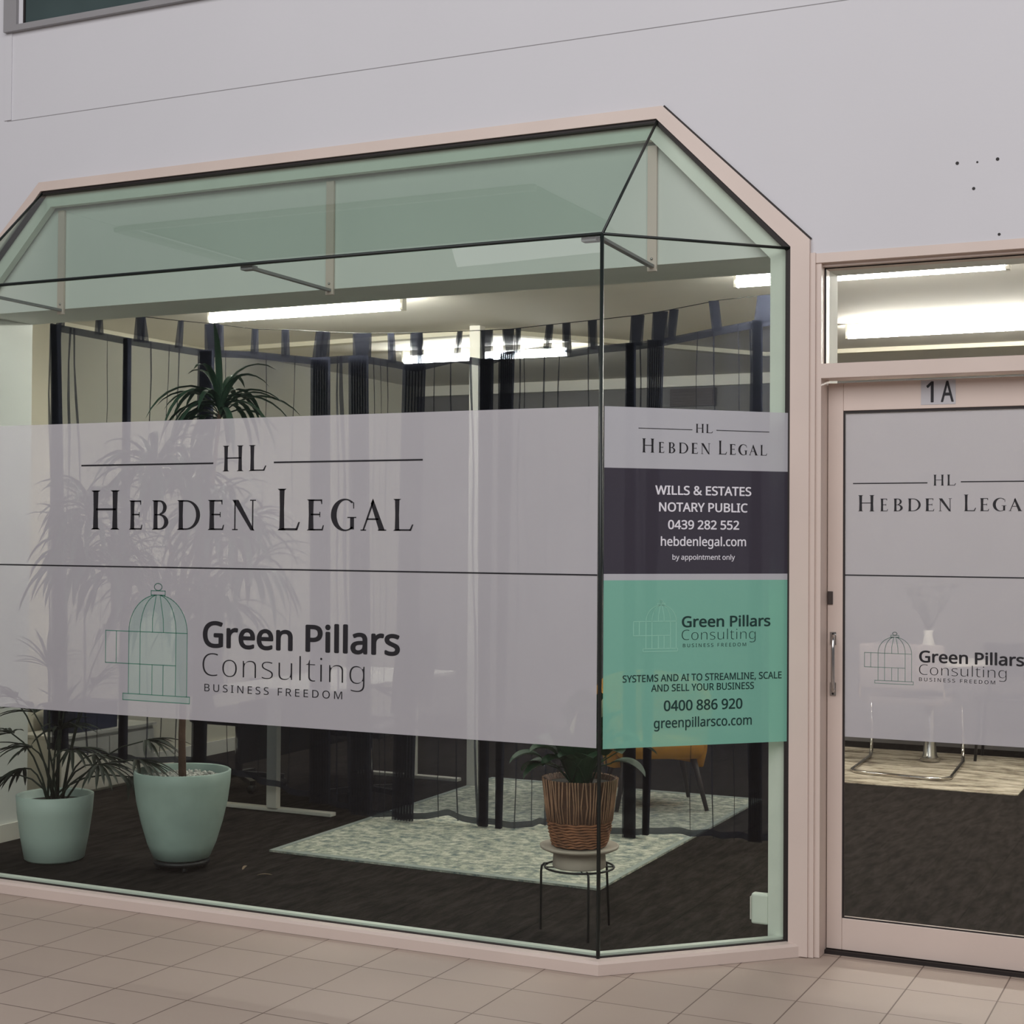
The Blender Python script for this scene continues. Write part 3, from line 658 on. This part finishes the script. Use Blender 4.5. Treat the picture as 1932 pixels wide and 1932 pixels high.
panel('narrow bunched black sheer curtain right of the nearest tube light', -3.16, -2.60, [(-2.97, .12, 0), (-2.785, .04, -.01), (-2.64, .075, 0), (-2.61, .03, -.01)], [(-3.08, -3.0, .03), (-2.88, -2.87, .007), (-2.80, -2.80, .008), (-2.84, -2.83, .005)], [(-2.97, .12, -2.93, .13), (-2.63, .14, -2.68, .13)])
panel('wide black sheer curtain in front of the white column', -2.60, -1.585, [(-2.40, .03, .02), (-2.225, .075, 0), (-2.09, .07, -.01), (-2.05, .03, .01), (-1.872, .04, .015), (-1.757, .045, -.005), (-1.61, .05, -.005)], [(-2.52, -2.47, .008), (-2.42, -2.36, .01), (-2.30, -2.25, .016), (-2.02, -2.03, .012), (-2.0, -1.93, .008), (-1.88, -1.85, .012), (-1.79, -1.80, .008), (-1.62, -1.62, .008)], [(-2.21, .085, -2.21, .05), (-2.09, .09, -2.12, .03)])
panel('rightmost black sheer curtain, seen through the side glass', -1.585, -.63, [(-1.37, .075, .01), (-1.245, .085, .01), (-1.18, .05, .02), (-.925, .055, -.02), (-.67, .07, .01), (-.70, .06, .02)], [(-1.56, -1.50, .01), (-1.34, -1.30, .012), (-1.02, -1.05, .005), (-.93, -.93, .009), (-.80, -.82, .006), (-.74, -.74, .014)], [(-1.385, .05, -1.38, .07), (-1.245, .09, -1.29, .03), (-.70, .05, -.70, .07)])
wire = [(x, ry(max(-4.655, min(-.63, x)))-.012, interp(WX, WZ, x)+.008) for x in WX]
cw = T('curtain_wire', wire, .0022, m_blackmetal, None, 5); tag(cw, 'thin dark wire that the black sheer curtains hang from', 'curtain wire')

# ------------------------------------------------------------------ plants
def leaf(bm, base, d, length, width, droop, nseg=7, fold=.25, up=Vector((0, 0, 1))):
    """curved tapering blade"""
    p = Vector(base); d = Vector(d).normalized(); st = length/nseg; prev = None
    for i in range(nseg+1):
        t = i/nseg; w_ = width*(math.sin(PI*min(1, t*.93+.06))**.7)*(1-.15*t) if i < nseg else .0005
        s = d.cross(up)
        s = s.normalized() if s.length > 1e-3 else Vector((1, 0, 0))
        n = s.cross(d).normalized()
        row = [bm.verts.new(p - s*w_/2 + n*w_*fold), bm.verts.new(p), bm.verts.new(p + s*w_/2 + n*w_*fold)]
        if prev:
            for k in range(2): bm.faces.new((prev[k], prev[k+1], row[k+1], row[k]))
        prev = row; p = p + d*st; d = (d + Vector((0, 0, -droop/nseg))).normalized()
def rnd(a, b): return random.uniform(a, b)

# tall plant in the mint pot
pc = (-3.06, .17)
cad = thing('plant_caddy', 'dark wheeled stand under the big mint green pot', 'plant stand', (pc[0], pc[1], .004))
LA('platform', [(0, .03), (.135, .03), (.135, .048), (0, .048)], m_black, cad)
for k in range(4):
    a = PI/4+k*PI/2; bm = bmesh.new(); tube(bm, [(.11*math.cos(a)-.008, .11*math.sin(a), .015), (.11*math.cos(a)+.008, .11*math.sin(a), .015)], .0148, 12); link('castor', bm, m_black, cad, True)
tp = thing('potted_plant', 'tall branching plant with drooping strap leaves in the big mint green pot', 'plant', (pc[0], pc[1], .053))
LA('pot', [(0, 0), (.11, 0), (.135, .01), (.165, .08), (.195, .18), (.218, .28), (.230, .37), (.233, .425), (.226, .43), (.218, .425), (.212, .37), (.205, .355), (0, .355)], m_pot, tp, 56)
LA('soil', [(0, .356), (.208, .356), (.208, .38), (0, .38)], m_soil, tp)
bm = bmesh.new()
for i in range(230):
    a = rnd(0, 2*PI); r = .195*math.sqrt(random.random()); s = rnd(.007, .014); b2 = bmesh.new(); bmesh.ops.create_icosphere(b2, subdivisions=1, radius=s)
    for v in b2.verts: v.co = Vector((v.co.x*rnd(.9, 1.4), v.co.y, v.co.z*.7)) + Vector((r*math.cos(a), r*math.sin(a), .388+rnd(0, .01)))
    merge(bm, b2)
o = link('pebbles', bm, m_pebble, tp, True); o['kind'] = 'stuff'
def wpt(p): return Vector(p)-Vector((pc[0], pc[1], .053))
tr_top = wpt((-3.075, .159, 1.25))
bm = bmesh.new(); tube(bm, [(0, 0, .36), (-.006, .0, .6), (.004, 0, .9), tr_top], [.02, .017, .015, .014], 8)
ends = [((-2.91, .24, 2.24), 'top'), ((-3.20, .11, 1.93), ''), ((-3.47, -.03, 1.72), ''), ((-3.36, .02, 1.45), ''), ((-2.94, .23, 1.70), ''), ((-2.78, .31, 1.45), ''), ((-3.17, .12, 1.28), ''), ((-2.92, .23, 1.24), ''), ((-3.05, .18, 1.85), ''), ((-2.84, .27, 1.62), ''), ((-3.52, -.04, 1.48), '')]
fork = wpt((-3.06, .17, 1.45))
tube(bm, [tr_top, fork, wpt((-2.95, .22, 1.75)), wpt(ends[0][0])], [.014, .013, .011, .009], 8)
for e, _ in ends[1:]:
    e_ = wpt(e); mid = (tr_top*.5+e_*.5)+Vector((0, 0, .05)); tube(bm, [tr_top, mid, e_], [.011, .009, .007], 6)
link('trunk', bm, m_bark, tp, True)
for (e, k_) in ends:
    bm = bmesh.new(); c = wpt(e); n_ = 40 if k_ else 44; LL = .46 if k_ else .42
    for i in range(n_):
        a = rnd(0, 2*PI); el = rnd(.1, 1.35)
        dd = Vector((math.cos(a)*math.cos(el), math.sin(a)*math.cos(el)*.8, math.sin(el)))
        leaf(bm, c+Vector((0, 0, rnd(-.06, .04))), dd, LL*rnd(.7, 1.1), .036, rnd(1.8, 3.4), 8)
    link('leaf_cluster', bm, m_leaf, tp, True)

# small palm
pp = Vector((-3.75, .05, .004))
pt = thing('potted_palm', 'small fan palm in the plain pale green pot at the left edge', 'plant', pp)
LA('pot', [(0, 0), (.13, 0), (.145, .012), (.165, .12), (.182, .24), (.188, .325), (.181, .328), (.172, .32), (.168, .27), (0, .27)], m_potsm, pt, 56)
LA('soil', [(0, .271), (.168, .271), (.168, .285), (0, .285)], m_soil, pt)
fr = [((-3.911, -.06, .80), 12), ((-3.51, .13, 1.12), 14), ((-3.837, -.02, .56), 11), ((-3.33, .22, .60), 12), ((-3.40, .19, .42), 12), ((-3.871, -.04, .46), 11), ((-3.70, .05, .74), 12), ((-3.57, .11, .86), 13), ((-3.99, .0, .62), 10), ((-3.76, .1, 1.0), 12), ((-3.62, .02, .56), 10), ((-3.85, .1, .95), 12), ((-3.45, .02, .50), 13), ((-3.60, .15, .52), 12), ((-3.92, .08, .72), 12), ((-3.30, .12, .52), 12), ((-3.66, -.02, .66), 12), ((-3.95, -.08, .42), 11)]
for i, (e, nl) in enumerate(fr):
    e = Vector(e)-pp; b = Vector((rnd(-.05, .05), rnd(-.04, .04), .28)); mid = b*.45+e*.55+Vector((-(e.x-b.x)*.22, 0, .10)); bm = bmesh.new()
    pts = [b.lerp(mid, t/4).lerp(mid.lerp(e, t/4), t/4) for t in range(5)]
    tube(bm, pts, [.006, .005, .0045, .004, .0035], 6); fo = link('frond', bm, m_palm, pt, True)
    d0 = (e-mid).normalized(); d0 = (d0+Vector((0, 0, -.15))).normalized(); bm = bmesh.new(); sdir = d0.cross(Vector((0, 0, 1))).normalized(); updir = sdir.cross(d0)
    for k in range(nl):
        a = -1.15+2.3*k/(nl-1); dd = d0*math.cos(a)+sdir*math.sin(a)+updir*rnd(-.12, .18)
        leaf(bm, e, dd, rnd(.20, .29)*(1-.25*abs(a)/1.15), .021, rnd(.5, 1.2), 6)
    link('leaflets', bm, m_palm, fo, True)

# wire stand, pedestal, basket and lily
sc_ = Vector((-.86, -.075, 0))
ws = thing('wire_plant_stand', 'black wire ring stand on three thin legs in the bay corner', 'plant stand', (sc_.x, sc_.y, .004))
T('ring', [(.142*math.cos(t*2*PI/40), .142*math.sin(t*2*PI/40), .270) for t in range(40)], .0045, m_blackmetal, ws, 8, True)
for (lx, ly) in ((-1.022, -.098), (-.765, -.205), (-.794, .09)):
    d = (Vector((lx, ly, 0))-Vector((sc_.x, sc_.y, 0))); u = d.normalized()
    pts = [u*.135+Vector((0, 0, .272)), u*.15+Vector((0, 0, .272)), u*.160+Vector((0, 0, .262)), u*.163+Vector((0, 0, .24)), Vector((d.x, d.y, 0))+Vector((0, 0, .0))]
    T('leg', pts, .005, m_blackmetal, ws, 8)
bm = bmesh.new(); [tube(bm, [(-.142*math.cos(a), -.142*math.sin(a), .268), (.142*math.cos(a), .142*math.sin(a), .268)], .003, 6) for a in (.5, 2.07)]; link('cross_wire', bm, m_blackmetal, ws, True)
pd = thing('pedestal', 'round beige stoneware pedestal dish on the black wire stand', 'pedestal', (sc_.x, sc_.y, .2755))
LA('drum', [(0, 0), (.108, 0), (.110, .004), (.106, .068), (0, .068)], m_ped, pd, 48)
LA('plate', [(0, .069), (.14, .069), (.160, .078), (.163, .088), (.155, .089), (.13, .083), (0, .083)], m_ped, pd, 56)
lp = thing('potted_lily', 'peace lily with broad glossy leaves in a brown woven basket', 'plant', (sc_.x, sc_.y, .359))
bk = bmesh.new(); prof_ = [(0, 0), (.095, 0), (.108, .012), (.120, .06), (.128, .105), (.132, .11), (.140, .18), (.150, .27), (.152, .278), (.143, .278), (.135, .25), (0, .25)]
lathe(bk, prof_, 72)
for v in bk.verts:
    a = math.atan2(v.co.y, v.co.x); r = math.hypot(v.co.x, v.co.y)
    if r > .09:
        kk = .0035*math.sin(a*36+3*math.sin(v.co.z*60)) if v.co.z > .11 else .003*math.sin(a*12+v.co.z*220)
        v.co.x += kk*math.cos(a); v.co.y += kk*math.sin(a)
bkt = link('basket', bk, m_wicker, lp, True)
bm = bmesh.new()
for i in range(64):
    a = 2*PI*i/64+rnd(-.03, .03); a2 = a+rnd(-.06, .06); pts = [(.1335*math.cos(a), .1335*math.sin(a), .108), (.1425*math.cos(a2), .1425*math.sin(a2), .18), (.1545*math.cos(a+rnd(-.03, .03)), .1545*math.sin(a), .28)]
    tube(bm, pts, .0032, 5)
link('reed_stalks', bm, mat('reed_stalk', rgb(162, 124, 98), .8, var=.3, scale=14), bkt, True)
bm = bmesh.new()
for j in range(9):
    z = .010+j*.0115
    rr_ = interp([0, .012, .06, .11], [.098, .110, .122, .131], z)
    tube(bm, [((rr_+.003*math.sin(t*PI/2+j*PI/2))*math.cos(t*2*PI/64), (rr_+.003*math.sin(t*PI/2+j*PI/2))*math.sin(t*2*PI/64), z+.002*math.sin(t*1.3+j)) for t in range(64)], .0055, 5, True)
link('woven_band', bm, mat('woven_band', rgb(138, 92, 64), .8, var=.35, scale=18), bkt, True)
LA('soil', [(0, .251), (.134, .251), (.134, .258), (0, .258)], m_soil, lp)
def lily_leaf(bm, b, tip, width):
    b = Vector(b); tip = Vector(tip); mid = b.lerp(tip, .5)+Vector((0, 0, .05))
    stalk = [b, b.lerp(mid, .5)+Vector((0, 0, .02)), mid]; tube(bm, stalk, [.004, .003, .0025], 5)
    d = (tip-mid); leaf(bm, mid, d+Vector((0, 0, .06)), d.length*1.12, width, 1.5, 9, .14)
off = Vector((sc_.x, sc_.y, .359))
for k in range(12):   # upright blades in the middle
    a = k*2*PI/12; bm = bmesh.new(); leaf(bm, (.04*math.cos(a), .04*math.sin(a), .255), (.35*math.cos(a), .35*math.sin(a), 1), rnd(.24, .34), rnd(.05, .075), .5, 8, .3); link('leaf', bm, m_lily, lp, True)
tips = [(-1.06, -.20, .66), (-1.0, -.10, .74), (-1.10, -.12, .66), (-.90, -.2, .72), (-1.03, -.19, .76), (-1.12, -.20, .72), (-.97, -.20, .70), (-.84, -.10, 1.0), (-.70, -.05, .93), (-.64, 0, .83), (-.60, .0, .68), (-.66, -.12, .76), (-.78, -.07, .98), (-.92, -.13, .93), (-.95, 0, .9), (-.82, .05, .95), (-1.08, -.05, .80), (-.58, .06, .78), (-.85, -.2, .80), (-.75, -.2, .74)]
for k, tpt in enumerate(tips):
    bm = bmesh.new(); lily_leaf(bm, (rnd(-.05, .05), rnd(-.05, .05), .255), Vector(tpt)-off, rnd(.10, .14)); link('leaf', bm, m_lily, lp, True)
for (a, tz) in (((-.868, -.13), .80), ((-.77, -.06), .88)):
    bm = bmesh.new(); p = Vector((a[0], a[1], tz))-off; leaf(bm, p, (.2, -.1, 1), .10, .032, .1, 7, .4); link('flower', bm, m_spathe, lp, True)
    T('flower_stalk', [(p.x*.3, p.y*.3, .255), p*.6+Vector((0, 0, .02)), p], .0025, m_lily, lp, 5)

# ------------------------------------------------------------------ rugs
bm = bmesh.new(); prism(bm, [(-2.907, .69, .005), (-1.068, .65, .005), (-1.10, 3.38, .005), (-2.96, 3.38, .005)], (0, 0, .008))
rg = thing('patterned_rug', 'large mottled grey and cream rug behind the bay glass', 'rug', (-2, 2, .005)); o = link('pile', bm, m_rug, rg)
bm = bmesh.new()
R4 = [(-2.907, .69), (-1.068, .65), (-1.10, 3.38), (-2.96, 3.38)]; ce = Vector((-2.0, 2.02))
for i in range(4):
    a = Vector(R4[i]); b = Vector(R4[(i+1) % 4]); ai = a+(ce-a)*.035; bi = b+(ce-b)*.035
    prism(bm, [(a.x, a.y, .0135), (b.x, b.y, .0135), (bi.x, bi.y, .0135), (ai.x, ai.y, .0135)], (0, 0, .0015))
link('border', bm, m_rugedge, rg); fit(rg)
rg2 = B('hide_rug', -1.3, .30, 4.30, 6.05, .005, .013, m_rug2, None, .002); tag(rg2, 'beige streaky rug seen through the bottom of the door glass', 'rug')

# ------------------------------------------------------------------ furniture
# desk with white T legs
dk = thing('desk', 'white T-leg desk behind the curtain left of the patterned rug', 'desk', (-3.55, 2.43, .004))
B('desktop', -.38, .38, -.80, .80, .70, .725, m_white, dk, .004)
for y, xo in ((-.74, 0), (.74, .1)):
    B('foot', -.42+xo, .40+xo*.5, y-.03, y+.03, 0, .022, m_white, dk, .004); B('leg', -.035+xo, .035+xo, y-.045, y+.0, .022, .70, m_white, dk, .003)
B('modesty_panel', -.30, -.28, -.7, .7, .25, .62, m_black, dk)
def office_chair(label, loc, rz, group):
    t = thing('office_chair', label, 'chair', loc, rz, group)
    for k in range(5):
        a = 2*PI*k/5+.3; BAR('leg', (0, 0, .09), (.29*math.cos(a), .29*math.sin(a), .065), .035, .03, m_black, t)
        bm = bmesh.new(); tube(bm, [(.28*math.cos(a)-.02, .28*math.sin(a), .027), (.28*math.cos(a)+.02, .28*math.sin(a), .027)], .027, 12); link('castor', bm, m_black, t, True)
    T('gas_column', [(0, 0, .08), (0, 0, .42)], .025, m_steel, t, 12)
    bm = bmesh.new(); box(bm, -.24, .24, -.23, .23, .42, .50, .03); link('seat', bm, m_black, t, True)
    bm = bmesh.new(); n = 10; rows_ = []
    for j in range(n+1):
        z = .58+.50*j/n; w_ = .22*(1-.12*abs(j/n-.45)); rows_.append([(w_*(i/4-1), .25+.05*(j/n)-.05*(1-(i/4-1)**2)+.02, z) for i in range(9)])
    for th_ in (0, .04):
        V = [[bm.verts.new((x, y+th_, z)) for x, y, z in r] for r in rows_]
        for a, b in zip(V, V[1:]):
            for i in range(8): bm.faces.new((a[i], a[i+1], b[i+1], b[i]))
        if th_ == 0: V0 = V
    for rowi in (0, n):
        for i in range(8): bm.faces.new((V0[rowi][i], V0[rowi][i+1], V[rowi][i+1], V[rowi][i]))
    for ci in (0, 8):
        for j in range(n): bm.faces.new((V0[j][ci], V0[j+1][ci], V[j+1][ci], V[j][ci]))
    link('backrest', bm, m_black, t, True)
    BAR('back_support', (0, .20, .45), (0, .30, .70), .06, .015, m_black, t, (1, 0, 0))
    for s in (-1, 1): T('armrest', [(s*.25, .05, .46), (s*.29, .05, .60), (s*.29, -.12, .66), (s*.29, .12, .66)], .015, m_black, t, 8)
    return t
office_chair('black swivel chair between the white desk leg and the rug', (-3.22, 2.2, .004), -PI/2, 'black office chairs')
office_chair('black swivel chair left of the white desk leg, behind the mint pot', (-4.25, 2.30, .004), PI/2, 'black office chairs')
# yellow armchair
ac = thing('armchair', 'mustard yellow tub chair with dark legs on the patterned rug', 'chair', (-1.62, 2.86, .020), .55)
bm = bmesh.new(); box(bm, -.26, .26, -.25, .25, .30, .42, .045); link('seat', bm, m_yellow, ac, True)
bm = bmesh.new(); n = 28; prevc = None; cols = []
for i in range(n+1):
    a = -2.05+4.1*i/n; hh = .78-.20*(abs(a)/2.05)**2; r0 = .30
    col = []
    for j in range(9):
        t_ = j/8; z = .24+(hh-.24)*t_; r = r0+.05*t_ + .008*(math.sin(t_*PI*6)**2); col.append((r*math.sin(a), r*math.cos(a), z))
    for j in range(8, -1, -1):
        t_ = j/8; z = .24+(hh-.24)*t_; r = r0-.05+.04*t_; col.append((r*math.sin(a), r*math.cos(a), z-(.0 if j else 0)))
    cols.append([bm.verts.new(p) for p in col])
for a, b in zip(cols, cols[1:]):
    m_ = len(a)
    for j in range(m_): bm.faces.new((a[j], b[j], b[(j+1) % m_], a[(j+1) % m_]))
bm.faces.new(cols[0]); bm.faces.new(cols[-1][::-1]); link('backrest', bm, m_yellow, ac, True)
for sx in (-1, 1):
    for sy in (-1, 1): T('leg', [(sx*.20, sy*.18, .31), (sx*.27, sy*.25, 0)], [.02, .012], m_wood, ac, 10)
# small side table, dark
st = thing('side_table', 'small dark side table beside the yellow chair, behind the curtain', 'table', (-2.18, 2.9, .016))
LA('tabletop', [(0, .44), (.20, .44), (.205, .448), (.20, .456), (0, .456)], m_wood, st)
for k in range(3):
    a = k*2*PI/3+.4; T('leg', [(.10*math.cos(a), .10*math.sin(a), .44), (.18*math.cos(a), .18*math.sin(a), 0)], .011, m_wood, st)
# low white cabinet and navy box at far left
cb = thing('low_cabinet', 'low white cabinet against the cream wall at the left', 'cabinet', (-5.10, 1.85, .004))
B('body', -.16, .16, -.45, .45, 0, .36, m_white, cb, .004); B('door', .161, .175, -.44, -.005, .02, .34, m_white, cb); B('door', .161, .175, .005, .44, .02, .34, m_white, cb); B('shelf_top', -.17, .185, -.46, .46, .361, .38, m_white, cb)
nb = thing('storage_box', 'navy storage box on the low white cabinet', 'box', (-5.10, 1.78, .385)); B('body', -.13, .13, -.2, .2, 0, .15, m_blue, nb, .006); B('lid', -.135, .135, -.205, .205, .1505, .175, m_blue, nb, .004)

# things beyond the door: cantilever chair, round table, black chair, desk with monitor
cc = thing('cantilever_chair', 'chrome cantilever chair on the beige rug behind the door', 'chair', (-.54, 5.1, .014))
T('frame', [(-.36, .48, .45), (-.37, .50, .20), (-.37, .50, .05), (-.365, .44, .012), (-.33, -.30, .012), (-.29, -.38, .012), (-.2, -.42, .012), (.22, -.47, .012), (.31, -.45, .012), (.35, -.38, .012), (.30, .44, .012), (.29, .50, .05), (.29, .50, .20), (.28, .48, .45)], .0125, m_chrome, cc, 10)
m_greige = mat('greige_leather', rgb(148, 138, 132), .6)
bm = bmesh.new(); box(bm, -.33, .26, -.02, .50, .45, .50, .02); link('seat', bm, m_greige, cc, True)
bm = bmesh.new(); box(bm, -.33, .26, -.10, -.06, .56, .88, .015); link('backrest', bm, m_greige, cc, True)
bm = bmesh.new(); tube(bm, [(-.32, .0, .47), (-.33, -.08, .52), (-.32, -.08, .85)], .011, 8); tube(bm, [(.25, .0, .47), (.26, -.08, .52), (.25, -.08, .85)], .011, 8); link('back_tube', bm, m_chrome, cc, True)
rt = thing('pedestal_table', 'round white table on a metal pedestal behind the door', 'table', (-.47, 5.52, .014))
LA('tabletop', [(0, .715), (.43, .715), (.445, .725), (.43, .737), (0, .737)], m_white, rt, 48)
LA('pedestal', [(0, 0), (.05, 0), (.075, .012), (.05, .05), (.038, .20), (.035, .71), (0, .71)], m_steel, rt, 32)
vs = thing('flower_vase', 'pale vase with dusty flowers on the round table', 'vase', (-.47, 5.45, .752))
LA('vase', [(0, 0), (.05, 0), (.055, .02), (.045, .12), (.03, .18), (.035, .22), (.03, .22), (.0, .15)], m_white, vs, 28)
bm = bmesh.new()
for i in range(26):
    dd = Vector((rnd(-.6, .6), rnd(-.6, .6), 1)); p = Vector((0, 0, .2)); q = p+dd.normalized()*rnd(.2, .42); tube(bm, [p, q], .0025, 4)
    b2 = bmesh.new(); bmesh.ops.create_icosphere(b2, subdivisions=1, radius=rnd(.018, .035)); [setattr(v, 'co', v.co+q) for v in b2.verts]; merge(bm, b2)
link('flowers', bm, m_flower, vs, True)
bc = thing('side_chair', 'thin-legged black chair behind the round table', 'chair', (.02, 5.86, .014))
for sx in (-.2, .2):
    for sy in (-.16, .18): T('leg', [(sx*.85, sy*.85, .44), (sx, sy, 0)], .011, m_black, bc)
B('seat', -.2, .2, -.19, .19, .44, .47, m_black, bc, .01); B('backrest', -.19, .19, .17, .19, .60, .85, m_black, bc, .008); bm = bmesh.new(); box(bm, -.16, -.14, .17, .185, .47, .62); box(bm, .14, .16, .17, .185, .47, .62); link('back_post', bm, m_black, bc)
d2 = thing('desk', 'white desk with a monitor at the far right behind the door', 'desk', (1.0, 6.0, .004))
B('desktop', -.75, .75, -.35, .35, .71, .735, m_white, d2, .004)
for x in (-.7, .7): B('leg', x-.03, x+.03, -.3, .3, 0, .71, m_white, d2)
mo = thing('monitor', 'pale computer monitor standing on the far right desk', 'monitor', (.45, 5.85, .742))
B('stand', -.10, .10, -.07, .07, 0, .012, m_white, mo); B('neck', -.02, .02, -.01, .01, .012, .15, m_white, mo); B('screen', -.27, .27, -.015, .01, .13, .47, mat('grey_screen_back', rgb(150, 152, 156), .4), mo, .006)
# vent on the back wall
vn = thing('wall_vent', 'dark rectangular vent high on the grey back wall', 'vent', (-2.62, 6.49, 2.82)); B('frame', -.2, .2, -.02, 0, -.075, .075, m_wood, vn)
for k in range(5): B('slat', -.18, .18, -.028, -.021, -.06+k*.026, -.045+k*.026, m_wood, vn)
# socket box on the right inner jamb
sk = thing('power_socket', 'white socket box low on the inner frame at the right end of the bay', 'socket', (-.12, .05, .16))
B('body', -.04, .03, -.035, .005, -.06, .06, m_frame_in, sk, .008); B('face_plate', -.046, -.0405, -.028, .0, -.045, .045, m_white, sk)
# fallen leaves
for (x, y, a, lb) in ((-2.765, .26, 1.9, 'curled dry leaf on the carpet nearer the mint pot'), (-2.63, .185, .4, 'flat dry leaf on the carpet right of the curled one')):
    t = bmesh.new(); leaf(t, (0, 0, .003), (math.cos(a), math.sin(a), .2), .075, .018, .35, 6); o = link('fallen_leaf', t, m_dead, None, True, (x, y, .006)); tag(o, lb, 'leaf', 'dry leaves on the carpet')
